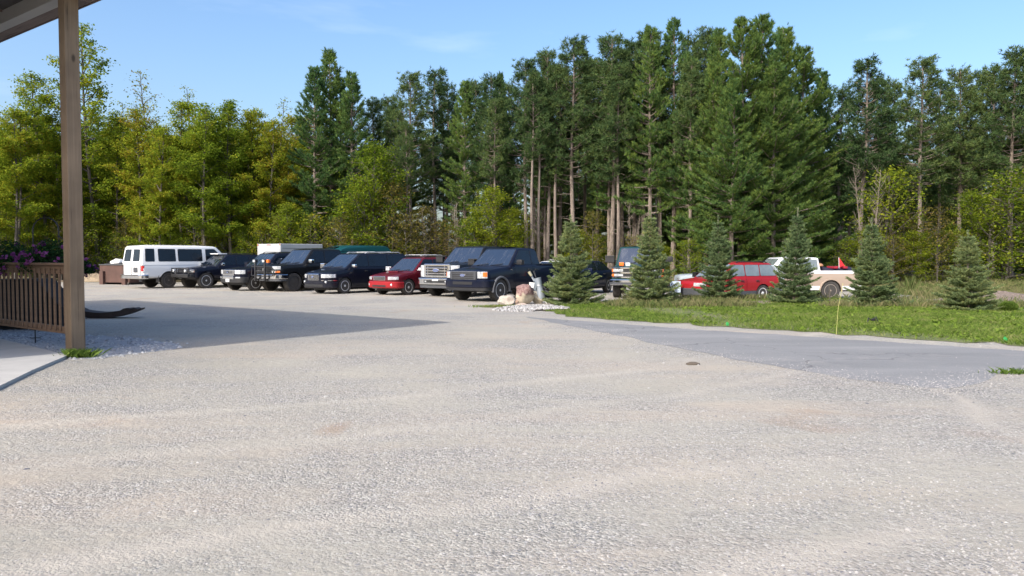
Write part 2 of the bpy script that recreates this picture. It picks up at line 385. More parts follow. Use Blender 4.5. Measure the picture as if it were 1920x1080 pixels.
def gen_maple(seed, H=13, spread=2.6, base=.12, nl=34, per=92, leaf=.068, mat='maple', trunks=1, bark='bark_g', r0=.11, sparse_top=True):
    rd = random.Random(seed); R = np.random.RandomState(seed); mb = MB(); C = []
    for tk in range(trunks):
        bx, by = (rd.uniform(-.4, .4), rd.uniform(-.4, .4)) if trunks > 1 else (0, 0)
        lx, ly = rd.uniform(-.05, .05), rd.uniform(-.05, .05)
        tp = []
        for i in range(10):
            t = i/9; tp.append(Vector((bx+lx*H*t+math.sin(t*5+seed)*.08*H*.12, by+ly*H*t+math.cos(t*4+seed)*.08*H*.12, H*.97*t-.1)))
        tr = [r0*(1-.88*i/9)*(H/13)+.008 for i in range(10)]
        mb.tube(tp, tr, 7)
        def tpos(t):
            i = min(8, int(t*9)); f = t*9-i; return tp[i].lerp(tp[i+1], f)
        for k in range(nl):
            t = base+(1-base)*((k+rd.random())/nl)**.95
            p0 = tpos(min(.995, t))
            u = (t-base)/(1-base)
            prof = (math.sin(PI*min(1, (u*.86+.17)))**.75)*(1-.25*u)
            L = spread*prof*rd.uniform(.6, 1.15)+.25
            az = k*2.399+rd.uniform(-.5, .5); el = .25+.75*u+rd.uniform(-.15, .2)
            d = Vector((math.cos(az)*math.cos(el), math.sin(az)*math.cos(el), math.sin(el)))
            pts = [p0]
            for j in range(1, 5):
                q = pts[-1]+d*L/4; d = (d+Vector((rd.uniform(-.14, .14), rd.uniform(-.14, .14), rd.uniform(-.04, .14)))).normalized(); pts.append(q)
            rr = .010+.016*L
            mb.tube(pts, [rr*(1-.8*j/4) for j in range(5)], 4, cap=False)
            nt_ = max(3, int(3+L*3.2))
            for j in range(nt_):
                f = .22+.78*(j+rd.random())/nt_; i = min(3, int(f*4)); q = pts[i].lerp(pts[i+1], f*4-i)
                a2 = az+rd.choice((-1, 1))*rd.uniform(.4, 1.3); tl = rd.uniform(.25, .62)*(.5+.5*L/2)
                e = q+Vector((math.cos(a2)*tl, math.sin(a2)*tl, rd.uniform(-.06, .34)*tl+.02))
                mb.tube([q, e], [.008, .004], 3, cap=False)
                dens = per*(1 if not sparse_top else (1.1 if u < .72 else .55))
                m = int(dens*rd.uniform(.4, 1.3))
                s = R.uniform(0, 1.15, (m, 1))
                cc = np.array(q)+(np.array(e)-np.array(q))*s+R.normal(size=(m, 3))*np.array([.20, .20, .10])
                C.append(cc)
    C = np.concatenate(C)
    return mb.mesh('trunk', M[bark], True, fix=False), leaf_mesh('crown', C, R, leaf, M[mat], .62, .75)

def gen_whitepine(seed, H=18, base=.10, spread=3.4, mat='whitepine', dens=1.0, tilt=0, gap=.58, inner=.28):
    rd = random.Random(seed); R = np.random.RandomState(seed); mb = MB(); C = []; D = []
    tp = [Vector((tilt*z*z/H+math.sin(z*.4+seed)*.05, math.cos(z*.35+seed)*.05, z-.1)) for z in np.linspace(0, H, 12)]
    mb.tube(tp, [.20*(H/18)*(1-.93*i/11)+.012 for i in range(12)], 8)
    z = H*base
    while z < H*.985:
        u = (z/H-base)/(1-base)
        prof = (min(1, u/.22)**.5*.35+.65)*(1-u)**.72
        for k in range(rd.choice((5, 6, 6, 7))):
            az = rd.uniform(0, 2*PI)
            L = spread*prof*rd.uniform(.55, 1.18)+.22
            if u < .25 and rd.random() < .22: L *= .5
            el = -.05+.75*u**1.6+rd.uniform(-.1, .12)
            i = min(10, int(z/H*11)); p = tp[i].lerp(tp[i+1], z/H*11-i)+Vector((0, 0, rd.uniform(-.12, .12)))
            pts = [p]; e = el
            for j in range(5):
                d = Vector((math.cos(az)*math.cos(e), math.sin(az)*math.cos(e), math.sin(e))); pts.append(pts[-1]+d*L/5)
                e += .10+.05*u; az += rd.uniform(-.07, .07)
            mb.tube(pts, [(.014+.013*L)*(1-.85*j/5) for j in range(6)], 4, cap=False)
            nn = int((3+L*6.2)*dens)
            for j in range(nn):
                f = inner+(1-inner)*(j+rd.random())/nn; ii = min(4, int(f*5)); q = pts[ii].lerp(pts[ii+1], f*5-ii)
                side = rd.choice((-1, 1)); a2 = az+side*rd.uniform(.45, 1.15); sl = (.20+.30*L*(1.12-f)*.55)*rd.uniform(.6, 1.2)
                dd = np.array([math.cos(a2), math.sin(a2), .16+.5*u+rd.uniform(-.05, .15)])
                m = max(2, int(sl/.11))
                for s in range(m):
                    cpt = np.array(q)+dd*sl*(s+.5)/m+R.normal(size=3)*.045
                    C.append(cpt); D.append(dd*.75+np.array([0, 0, .55]))
            C.append(np.array(pts[-1])); D.append(np.array([math.cos(az)*.7, math.sin(az)*.7, .8]))
        z += (gap+.15*rd.random())*(1-.5*u)*(H/18)
    for j in range(5): C.append(np.array(tp[-1])+np.array([0, 0, -.12*j])); D.append(np.array([0, 0, 1.]))
    C = np.array(C); D = np.array(D)
    return mb.mesh('trunk', M['bark_r'], True, fix=False), tuft_mesh('crown', C, D, R, .25, .042, 9, M[mat], .42)

def gen_redpine(seed, H=17, base=.5, spread=2.1, lean=0, dens=1.0):
    rd = random.Random(seed); R = np.random.RandomState(seed); mb = MB(); C = []; D = []
    tp = [Vector((lean*z+math.sin(z*.5+seed)*.07, math.cos(z*.37+seed)*.06, z-.1)) for z in np.linspace(0, H, 12)]
    mb.tube(tp, [.17*(H/17)*(1-.85*i/11)+.012 for i in range(12)], 8)
    def tpos(z):
        f = min(.9999, z/H)*11; i = int(f); return tp[i].lerp(tp[i+1], f-i)
    # dead stubs below the crown
    for k in range(16):
        z = H*rd.uniform(.22, base+.08); az = rd.uniform(0, 2*PI); L = rd.uniform(.3, 1.4)
        p = tpos(z); q = p+Vector((math.cos(az)*L, math.sin(az)*L, rd.uniform(-.3, .25)*L))
        mb.tube([p, p.lerp(q, .5)+Vector((0, 0, .06)), q], [.022, .014, .006], 3, cap=False)
    z = H*base
    while z < H*.985:
        u = (z/H-base)/(1-base)
        prof = (min(1, .5+u*1.8))*max(.04, 1-max(0, u-.2)/.81)**.92
        for k in range(rd.choice((4, 5, 5, 6))):
            az = rd.uniform(0, 2*PI); L = spread*prof*rd.uniform(.5, 1.2)+.2; e = -.12+.75*u+rd.uniform(-.15, .2)
            pts = [tpos(z+rd.uniform(-.1, .1))]
            for j in range(5):
                d = Vector((math.cos(az)*math.cos(e), math.sin(az)*math.cos(e), math.sin(e))); pts.append(pts[-1]+d*L/5)
                e += .13; az += rd.uniform(-.12, .12)
            mb.tube(pts, [(.012+.014*L)*(1-.8*j/5) for j in range(6)], 4, cap=False)
            ns = int((1.5+L*2.3)*dens)
            for j in range(ns):
                f = .35+.65*(j+rd.random())/ns; ii = min(4, int(f*5)); q = pts[ii].lerp(pts[ii+1], f*5-ii)
                a2 = az+rd.uniform(-1.1, 1.1); sl = rd.uniform(.15, .55)
                t = q+Vector((math.cos(a2)*sl, math.sin(a2)*sl, sl*rd.uniform(.1, .7)))
                mb.tube([q, t], [.010, .007], 3, cap=False)
                for s in range(rd.choice((4, 5, 6))):           # a pom-pom of long needles
                    C.append(np.array(t)+R.normal(size=3)*.14); D.append(np.array([math.cos(a2)*.5, math.sin(a2)*.5, .6]))
        z += (.42+.15*rd.random())*(1-.35*u)*(H/17)
    for j in range(6): C.append(np.array(tp[-1])+np.array([0, 0, -.1*j])); D.append(np.array([0, 0, 1.]))
    C = np.array(C); D = np.array(D)
    return mb.mesh('trunk', M['bark_r'], True, fix=False), tuft_mesh('crown', C, D, R, .27, .044, 10, M['redpine'], .62)

def gen_spruce(seed, H=3.0, W=.95, gap=False):
    """young open-grown spruce: whorls of boughs with flat sprays of short needles, bare leader on top"""
    rd = random.Random(seed); R = np.random.RandomState(seed); mb = MB(); C = []; D = []
    mb.tube([(0, 0, -.05), (0, 0, H*.5), (.01, 0, H)], [.05, .03, .008], 7)
    z = .05
    while z < H*.90:
        u = z/H; rad = W*(1-u)**1.0*(.88+.12*math.sin(z*9+seed))+.02; 
        if gap and .50 < u < .57: z += .05; continue
        nb = int(9+10*(1-u))
        for k in range(nb):
            az = 2*PI*(k+rd.random()*.8)/nb; L = rad*rd.uniform(.6, 1.15)+.05
            if rd.random() < .10: L *= 1.2
            e = -.12+.62*u+rd.uniform(-.12, .12)
            pts = [Vector((0, 0, z+rd.uniform(-.03, .03)))]
            for j in range(4):
                d = Vector((math.cos(az)*math.cos(e), math.sin(az)*math.cos(e), math.sin(e))); pts.append(pts[-1]+d*L/4); e += .16
            mb.tube(pts, [.008*(1-.6*j/4)+.002 for j in range(5)], 3, cap=False)
            ns = max(4, int(L*26))
            for j in range(ns):
                f = .22+.78*(j+.5)/ns; ii = min(3, int(f*4)); q = np.array(pts[ii].lerp(pts[ii+1], f*4-ii))
                C.append(q); D.append(np.array([math.cos(az), math.sin(az), .35]))
                if j % 2 == 0:
                    for sd in (-1, 1):
                        a2 = az+sd*rd.uniform(.6, .95); sl = (.05+.30*L*(1.1-f))*rd.uniform(.7, 1.2)
                        m = max(2, int(sl/.035)); dd = np.array([math.cos(a2), math.sin(a2), .12])
                        for s in range(m):
                            C.append(q+dd*sl*(s+.7)/m+R.normal(size=3)*.008); D.append(dd*.8+np.array([0, 0, .35]))
        z += .165*(1-.25*u)+.03*rd.random()
    for j in range(26):                                          # leader and its top whorl
        zz = H*(.88+.12*j/26); C.append(np.array([0, 0, zz])); D.append(R.normal(size=3)*.5+np.array([0, 0, .8]))
    for k in range(6):
        az = k*PI/3+rd.uniform(-.2, .2)
        for s in range(7): C.append(np.array([math.cos(az)*.025*s, math.sin(az)*.025*s, H*.885+s*.012])); D.append(np.array([math.cos(az), math.sin(az), .6]))
    C = np.array(C); D = np.array(D)
    return mb.mesh('trunk', M['bark_d'], True, fix=False), tuft_mesh('crown', C, D, R, .055, .016, 8, M['spruce'], .5)

MESH = {}
def variants(key, fn, args):
    MESH[key] = [fn(*a[0], **a[1]) for a in args]
variants('maple', gen_maple, [((11,), dict(spread=2.7, base=.24)), ((12,), dict(spread=2.3, base=.26, trunks=2, nl=22)), ((13,), dict(spread=2.9, base=.20)), ((14,), dict(spread=2.2, base=.30, nl=30)), ((15,), dict(spread=2.5, base=.22, trunks=2, nl=24, leaf=.066))])
variants('maple_tall', gen_maple, [((21,), dict(H=16, spread=3.0, base=.3, nl=40, per=34, leaf=.085))])
variants('thin', gen_maple, [((31,), dict(H=13, spread=1.5, base=.35, nl=26, per=16, leaf=.07, r0=.07)), ((32,), dict(H=12, spread=1.3, base=.3, nl=24, per=13, leaf=.07, r0=.07, trunks=2))])
variants('lime', gen_maple, [((41,), dict(H=6, spread=1.9, base=.08, nl=26, per=48, leaf=.055, mat='lime', r0=.09, sparse_top=False)), ((42,), dict(H=6, spread=1.6, base=.10, nl=22, per=38, leaf=.055, mat='lime', r0=.08, trunks=2, sparse_top=False))])
variants('rust', gen_maple, [((51,), dict(H=5, spread=1.5, base=.12, nl=20, per=24, leaf=.052, mat='rust', r0=.08, sparse_top=False)), ((52,), dict(H=5, spread=1.2, base=.15, nl=18, per=13, leaf=.06, mat='rust', r0=.07, trunks=2, sparse_top=False))])
variants('sapling', gen_maple, [((61,), dict(H=4, spread=1.1, base=.1, nl=16, per=20, leaf=.048, mat='maple', r0=.08, trunks=2, sparse_top=False)), ((62,), dict(H=4, spread=1.3, base=.05, nl=18, per=22, leaf=.048, mat='lime', r0=.07, trunks=2, sparse_top=False))])
variants('wp', gen_whitepine, [((71,), dict(base=.22)), ((72,), dict(base=.28, spread=3.0)), ((73,), dict(base=.04, spread=4.9, dens=1.45, gap=.78, inner=.10, mat='wpsun')), ((74,), dict(base=.34, spread=2.6)), ((75,), dict(base=.03, spread=4.5, dens=1.4, gap=.72, inner=.10))])
variants('rp', gen_redpine, [((81,), {}), ((82,), dict(base=.42, spread=2.3)), ((83,), dict(base=.56, spread=1.9)), ((84,), dict(base=.36, spread=2.2, lean=.02)), ((85,), dict(base=.5, spread=2.4, lean=-.015)), ((86,), dict(base=.62, spread=1.5)), ((87,), dict(base=.58, spread=1.6, lean=.01))])
variants('sp', gen_spruce, [((91,), {}), ((92,), dict(W=.9)), ((93,), dict(W=.85)), ((94,), dict(W=.88)), ((95,), dict(W=.95)), ((96,), dict(W=1.0, gap=True))])
def gen_bare(seed):
    rd = random.Random(seed); mb = MB()
    for t in range(3):
        x, y = rd.uniform(-.4, .4), rd.uniform(-.3, .3); H = rd.uniform(4.5, 6.5); lx = rd.uniform(-.12, .12)
        pts = [Vector((x+lx*h, y, h)) for h in np.linspace(-.1, H, 7)]
        mb.tube(pts, [.035*(1-.85*i/6)+.006 for i in range(7)], 5)
        for k in range(26):
            h = rd.uniform(1.2, H*.98); az = rd.uniform(0, 2*PI); L = rd.uniform(.4, 1.2)*(1.1-h/H*.5)
            p = Vector((x+lx*h, y, h)); q = p+Vector((math.cos(az)*L*.6, math.sin(az)*L*.6, L*.75))
            mb.tube([p, p.lerp(q, .5)-Vector((0, 0, .04)), q], [.013, .008, .004], 3, cap=False)
            for j in range(3):
                f = rd.uniform(.3, .9); r = p.lerp(q, f); mb.tube([r, r+Vector((rd.uniform(-.25, .25), rd.uniform(-.25, .25), .3))], [.006, .003], 3, cap=False)
    return mb.mesh('trunk', M['bark_d'], True, fix=False)

# nominal heights of the kinds
NOM = {'maple': 13, 'maple_tall': 16, 'thin': 13, 'lime': 6, 'rust': 5, 'sapling': 4, 'wp': 18, 'rp': 17, 'sp': 3}
def plant(key, vi, x, y, H, wid=1.0, rz=None, name='tree', label='', cat='tree', group=None, z=None):
    tr, cr = MESH[key][vi % len(MESH[key])]
    s = H/NOM[key]
    o = thing(name, label, cat, (x, y, gz(x, y) if z is None else z), random.uniform(0, 6.28) if rz is None else rz, group)
    o.scale = (s*wid, s*wid, s)
    link('trunk', tr, o); link('crown', cr, o)
    return o
# ------------------------------------------------------------------ vehicles (front +x, left +y)
def lerp_tab(tab, x):
    if x <= tab[0][0]: return tab[0][1]
    for (a, va), (b, vb) in zip(tab, tab[1:]):
        if x <= b: return va+(vb-va)*(x-a)/(b-a) if b > a else vb
    return tab[-1][1]
class Car:
    def __init__(s, name, label, L, W, WB, TR, belt, roof, top, gh, clear=.25, mat=None, rx=(.55, .30), px_=(3.4, 6), fo=None,
                 doors=(), sides=(), wheel='alloy5', tw=.24, loc=(0,0), rz=0, bedcut=None, flare=0, lower=None, z=None, cat='car', group='vehicles parked in the lots', hw_top=None, archmul=1.14, glass='glass', lift=0, track=None):
        s.L, s.W, s.mat, s.belt = L, W, mat, belt
        s.rx, s.pw = rx, px_
        s.root = thing(name, label, cat, (loc[0], loc[1], gz(*loc) if z is None else z), rz, group)
        fo = fo if fo is not None else .9*WB/2.6
        s.xf = L/2-fo; s.xr = s.xf-WB; s.TR = TR
        # ---- lower body loft
        top = sorted(top); x0, x1 = -L/2, L/2
        xs = set()
        for i in range(11):
            c = 1-math.cos(PI/2*i/10)
            xs.add(round(x1-rx[0]*c-.002, 4)); xs.add(round(x0+rx[1]*c+.002, 4))
        for x, _ in top:
            if x0+.01 < x < x1-.01: xs.add(round(x, 4))
        n = 22
        for i in range(n+1): xs.add(round(x0+rx[1]+(L-rx[0]-rx[1])*i/n, 4))
        xs = sorted(xs); xs = [x for i, x in enumerate(xs) if i == 0 or x-xs[i-1] > .006]
        s.clear = clear
        rings = []
        for x in xs:
            w = s.hw(x); zt = lerp_tab(top, x); zb = clear+.10*max(0, 1-(x1-x)/.5)**2+.12*max(0, 1-(x-x0)/.5)**2
            h = zt-zb
            prof = [(0, zb), (.80*w, zb), (.945*w, zb+.05), (.985*w, zb+.16*h), (.997*w, zb+.36*h), (1.0*w, zb+.60*h), (.988*w, zb+.80*h), (.965*w, zt-.055), (.925*w, zt-.012), (.78*w, zt+.006), (.42*w, zt+.022), (0, zt+.028)]
            rings.append([(x, y, z_) for y, z_ in prof]+[(x, -y, z_) for y, z_ in prof[-2:0:-1]])
        m = len(rings[0]); mb = MB()
        mb.add([p for r in rings for p in r], [(i*m+k, i*m+(k+1)%m, (i+1)*m+(k+1)%m, (i+1)*m+k) for i in range(len(rings)-1) for k in range(m)]+[tuple(range(m-1, -1, -1)), tuple((len(rings)-1)*m+k for k in range(m))])
        me = mb.mesh('body', [mat, M['black']])
        ob = link('body', me)
        cut = []
        R = TR*archmul; s.AR = R
        zc = TR+lift*0
        for xa in (s.xf, s.xr):
            for sd in (-1, 1):
                c = MB().lathe([(R, sd*(W/2-.32)), (R, sd*(W/2+.3))], 28, 'y', c=(xa, 0, zc)); cut.append(c.mesh('c', M['black']))
        if bedcut:
            bx0, bx1, bz = bedcut
            cut.append(MB().box(bx0, bx1, -W/2+.09, W/2-.09, bz, 3).mesh('c', mat))
        cos = []
        for c in cut:
            co = link('c', c); cos.append(co)
            md = ob.modifiers.new('b', 'BOOLEAN'); md.operation = 'DIFFERENCE'; md.object = co; md.solver = 'EXACT'
        dg = bpy.context.evaluated_depsgraph_get()
        new = bpy.data.meshes.new_from_object(ob.evaluated_get(dg))
        ob.modifiers.clear(); ob.data = new; new.name = 'body'
        while len(new.materials) > 2: new.materials.pop()
        if len(new.materials) < 2: new.materials.append(M['black'])
        for co in cos: bpy.data.objects.remove(co)
        for p in new.polygons:
            c = p.center; mi = 0
            for xa in (s.xf, s.xr):
                if abs(c.y) < W/2-.0 and math.hypot(c.x-xa, c.z-zc) < R+.004 and abs(c.y) > W/2-.33: mi = 1
            if c.z < clear+.02 and abs(p.normal.z) > .7: mi = 1
            p.material_index = mi
        # ---- doors: cut out of the body sides, a real gap round each
        bm = bmesh.new(); bm.from_mesh(new)
        for (d0, d1, dz) in doors:
            for xx in (d0, d1): bmesh.ops.bisect_plane(bm, geom=bm.verts[:]+bm.edges[:]+bm.faces[:], plane_co=(xx, 0, 0), plane_no=(1, 0, 0))
        zs = {dz for _, _, dz in doors}
        for dz in zs: bmesh.ops.bisect_plane(bm, geom=bm.verts[:]+bm.edges[:]+bm.faces[:], plane_co=(0, 0, dz), plane_no=(0, 0, 1))
        ztop = belt-.052
        for (d0, d1, dz) in doors:
            for sd in (-1, 1):
                fs = [f for f in bm.faces if d0 < f.calc_center_median().x < d1 and dz < f.calc_center_median().z < lerp_tab(top, f.calc_center_median().x)-.03 and f.calc_center_median().y*sd > W/2*.90 and f.normal.y*sd > .5 and f.material_index == 0]
                if not fs: continue
                bm.verts.index_update(); vmap = {}; V = []; F = []
                for f in fs:
                    fi = []
                    for v in f.verts:
                        if v.index not in vmap: vmap[v.index] = len(V); V.append(v.co.copy())
                        fi.append(vmap[v.index])
                    F.append(fi)
                d = MB(); d.add(V, F)
                dm = d.mesh('door', [mat], 30, fix=False)
                b2 = bmesh.new(); b2.from_mesh(dm)
                bmesh.ops.remove_doubles(b2, verts=b2.verts[:], dist=.0005)
                r = bmesh.ops.inset_region(b2, faces=b2.faces[:], thickness=.011, use_boundary=True, use_even_offset=True)
                bmesh.ops.delete(b2, geom=r['faces'], context='FACES')
                r = bmesh.ops.extrude_face_region(b2, geom=b2.faces[:])
                for e in r['geom']:
                    if isinstance(e, bmesh.types.BMVert): e.co.y += sd*.004
                b2.to_mesh(dm); b2.free(); shade(dm, 30)
                door = link('door', dm, s.root)
                hx = d0+.16 if (d1-d0) > .4 else d0+.08
                hz = lerp_tab(top, hx)-.16
                MB().box(hx, hx+.17, sd*(W/2-.02), sd*(W/2+.035), hz-.018, hz+.018, b=.012).build('handle', s.handle if hasattr(s, 'handle') else M['black'], door)
                bmesh.ops.delete(bm, geom=fs, context='FACES')
        bm.to_mesh(new); bm.free(); shade(new, 32)
        # keep the inside of the shell dark behind the door gaps
        ob.parent = s.root; s.body = ob
        MB().box(-L/2+.35, L/2-.45, -W/2+.36, W/2-.36, clear-.06, clear+.05).build('underbody', M['black'], s.root)
        if doors:
            MB().box(min(d[0] for d in doors)-.02, max(d[1] for d in doors)+.02, -W/2+.055, W/2-.055, clear+.08, belt-.09).build('interior', M['black'], s.root)
        # ---- greenhouse
        s.gh = gh
        if gh: s.greenhouse(gh, roof, mat, sides, glass)
        # ---- wheels
        for xa in (s.xf, s.xr):
            for sd in (1, -1): s.wheel(xa, sd, wheel, tw)
        if flare:
            for xa in (s.xf, s.xr):
                for sd in (1, -1):
                    v = []; nn = 14
                    for i in range(nn+1):
                        a = -.12+(PI+.24)*i/nn; c_, s_ = math.cos(a), math.sin(a)
                        for (rr, yy) in ((R-.008, W/2-.03), (R-.008, W/2+.045), (R+flare*.6, W/2+.05), (R+flare, W/2-.02)):
                            v.append((xa+rr*c_, sd*yy, zc+rr*s_))
                    f = [(i*4+k, i*4+(k+1)%4, (i+1)*4+(k+1)%4, (i+1)*4+k) for i in range(nn) for k in range(4)]+[(0,1,2,3), tuple(nn*4+k for k in range(4))]
                    fm = M['flare'] if lower != 'body' else mat
                    MB().add(v, f).build('fender_flare', fm, s.root, smooth=50)
        for sd in (1, -1):
            pass
    def hw(s, x):
        W2 = s.W/2; w = W2
        for d, r, p in ((s.L/2-x, s.rx[0], s.pw[0]), (x+s.L/2, s.rx[1], s.pw[1])):
            if d < r: w = min(w, W2*max(0, 1-(1-max(0, d)/r)**p)**(1/p))
        return w
    def outline(s, y0, y1=None, xback=None, end=1, n=14):
        """points on the plan outline of the nose (end=1) or tail (end=-1), from y0 to y1 or round the corner to xback behind the end"""
        W2 = s.W/2; r, p = (s.rx[0], s.pw[0]) if end == 1 else (s.rx[1], s.pw[1])
        sg = 1
        def d_of(y): q = min(1, abs(y)/W2); return r*(1-(max(0, 1-q**p))**(1/p))
        pts = []
        if xback is None:
            for i in range(n+1):
                y = y0+(y1-y0)*i/n; pts.append((end*(s.L/2-d_of(y)), y))
        else:
            sg = 1 if xback[1] > 0 else -1; xb = xback[0]
            for i in range(n+1):
                y = y0+(sg*W2*.93-y0)*i/n; pts.append((end*(s.L/2-d_of(y)), y))
            da = d_of(W2*.93)
            for i in range(1, n+1):
                d = da+(xb-da)*i/n
                if xb <= da: break
                pts.append((end*(s.L/2-d), sg*s.hw(s.L/2-d if end == 1 else -s.L/2+d)))
        return pts
    def strip(s, name, pts, z0, z1, off, mat, parent=None, k=.985, thick=.05, rnd=0, rake=0, mi=0):
        """closed slab following an outline, standing off the body by off"""
        n = len(pts); P = [Vector((x, y*k)) for x, y in pts]; nr = []
        for i in range(n):
            t = P[min(n-1, i+1)]-P[max(0, i-1)]; q = Vector((t.y, -t.x)).normalized()
            if q.dot(P[i]) < 0: q = -q
            nr.append(q)
        prof = [(z0, -thick), (z0, off-rnd), (z0+rnd, off), (z1-rnd, off), (z1, off-rnd), (z1, -thick)] if rnd else [(z0, -thick), (z0, off), (z1, off), (z1, -thick)]
        m = len(prof); V = []
        for i in range(n):
            for z_, o in prof:
                q = P[i]+nr[i]*o; V.append((q.x-rake*(z_-z0)*(1 if q.x > 0 else -1), q.y, z_))
        F = [(i*m+j, i*m+(j+1)%m, (i+1)*m+(j+1)%m, (i+1)*m+j) for i in range(n-1) for j in range(m)]+[tuple(range(m-1, -1, -1)), tuple((n-1)*m+j for j in range(m))]
        if isinstance(name, MB): return name.add(V, F, mi)
        return MB().add(V, F).build(name, mat, parent or s.root, smooth=35)
    def full(s, xb, end=1):
        a = s.outline(0, xback=(xb, 1), end=end); b = s.outline(0, xback=(xb, -1), end=end)
        return b[::-1]+a[1:]
    def greenhouse(s, g, roof, mat, sides, glass):
        # g: zb, xfb, xft, xrb, xrt, wb, wt
        zb, zt = g['zb'], roof; H = zt-zb
        def at_t(t): return (g['xfb']+(g['xft']-g['xfb'])*t, g['xrb']+(g['xrt']-g['xrb'])*t, g['wb']+(g['wt']-g['wb'])*t, zb+H*t)
        lv = []
        for t, ex in ((-.08, 0), (0, 0), (.45, 0), (.90, 0), (.95, .016), (.985, .06), (1.0, .15)):
            xf, xr, w, z = at_t(t); lv.append((xf-ex*1.6, xr+ex, w-ex, z-(.0 if t < .95 else 0)))
        rr = .07; V = []; nn = 0
        for xf, xr, w, z in lv:
            ring = []
            for (cx, cy, a0) in ((xf-rr, w-rr, 0), (xr+rr, w-rr, PI/2), (xr+rr, -w+rr, PI), (xf-rr, -w+rr, 1.5*PI)):
                for i in range(4): a = a0+PI/2*i/3; ring.append((cx+rr*math.cos(a), cy+rr*math.sin(a), z))
            V += ring; nn = len(ring)
        F = [(i*nn+k, i*nn+(k+1)%nn, (i+1)*nn+(k+1)%nn, (i+1)*nn+k) for i in range(len(lv)-1) for k in range(nn)]
        c = len(V); top = lv[-1]
        V.append((top[0]-.5, 0, top[3]+.05)); V.append((top[1]+.5, 0, top[3]+.05)); o = (len(lv)-1)*nn
        q = nn//4
        for k in range(nn):
            k2 = (k+1) % nn
            if k2 == 0 or k < q-1: F.append((o+k, o+k2, c)) if not (k2 == 0) else F.append((o+k, o+k2, c))
            elif k == q-1: F.append((o+k, o+k2, c+1, c))
            elif k < 3*q-1: F.append((o+k, o+k2, c+1))
            elif k == 3*q-1: F.append((o+k, o+k2, c, c+1))
            else: F.append((o+k, o+k2, c))
        cab = MB().add(V, F).build('cabin', mat, s.root, smooth=32); s.cab = cab
        # panes
        gm = M[glass]
        def sidept(sd, x, t, off):
            w = g['wb']+(g['wt']-g['wb'])*t; return Vector((x, sd*(w+off), zb+H*t))
        def rounded(poly, r=.18):
            out = []; n = len(poly)
            for i in range(n):
                a, b, c_ = Vector(poly[i-1]), Vector(poly[i]), Vector(poly[(i+1) % n])
                la, lc = (a-b), (c_-b); ra = min(r*la.length, .055); rc = min(r*lc.length, .055)
                out += [b+la.normalized()*ra, b+(la.normalized()*ra+lc.normalized()*rc)*.22, b+lc.normalized()*rc]
            return out
        nyz = Vector((0, H, g['wb']-g['wt'])).normalized()
        for poly in sides:                       # poly: ((x, t), ...)
            for sd in (1, -1):
                nrm = Vector((0, sd*nyz.y, nyz.z))
                pts = rounded([sidept(sd, x, t, 0) for x, t in poly])
                fr = [p-nrm*.01 for p in rounded([sidept(sd, x, t, 0) for x, t in poly])]
                cx = sum((p for p in fr), Vector())/len(fr)
                frm = [cx+(p-cx)*1.0 for p in fr]
                ctr = sum(pts, Vector())/len(pts)
                big = [p+(p-ctr).normalized()*.014 for p in frm]
                wf = MB().slab(big, nrm*.014).build('window_frame', M['black'], s.root)
                MB().slab([p-nrm*.008 for p in pts], nrm*.017).build('side_window', gm, s.root)
        def endpt(e, y, t, off):
            x = (g['xfb']+(g['xft']-g['xfb'])*t) if e == 1 else (g['xrb']+(g['xrt']-g['xrb'])*t)
            return Vector((x, y, zb+H*t))
        for e, nm in ((1, 'windscreen'), (-1, 'rear_window')):
            if g.get('no_rear') and e == -1: continue
            t0, t1 = (.02, .90) if e == 1 else (.14, .86)
            w0 = g['wb']+(g['wt']-g['wb'])*t0-.085; w1 = g['wb']+(g['wt']-g['wb'])*t1-.085
            dx = ((g['xft']-g['xfb']) if e == 1 else (g['xrt']-g['xrb']))
            nrm = Vector((e*H, 0, -e*dx*1.0)).normalized()
            if nrm.z < 0 and e*dx < 0: nrm = -nrm
            pts = rounded([endpt(e, -w0, t0, 0), endpt(e, w0, t0, 0), endpt(e, w1, t1, 0), endpt(e, -w1, t1, 0)])
            ctr = sum(pts, Vector())/len(pts)
            MB().slab([p+(p-ctr).normalized()*.022-nrm*.01 for p in pts], nrm*.014).build('window_seal', M['black'], s.root)
            ws = MB().slab([p-nrm*.008 for p in pts], nrm*.018).build(nm, M['windscreen'] if (e == 1 and glass == 'glass') else gm, s.root)
            if e == 1:
                a = endpt(1, -.15, .03, 0)+nrm*.02; wp = MB()
                for y0 in (-w0*.75, w0*.05):
                    wp.tube([endpt(1, y0, .0, 0)+nrm*.03, endpt(1, y0+w0*.62, .10, 0)+nrm*.03], .011, 4)
                wp.build('wiper', M['black'], s.root)
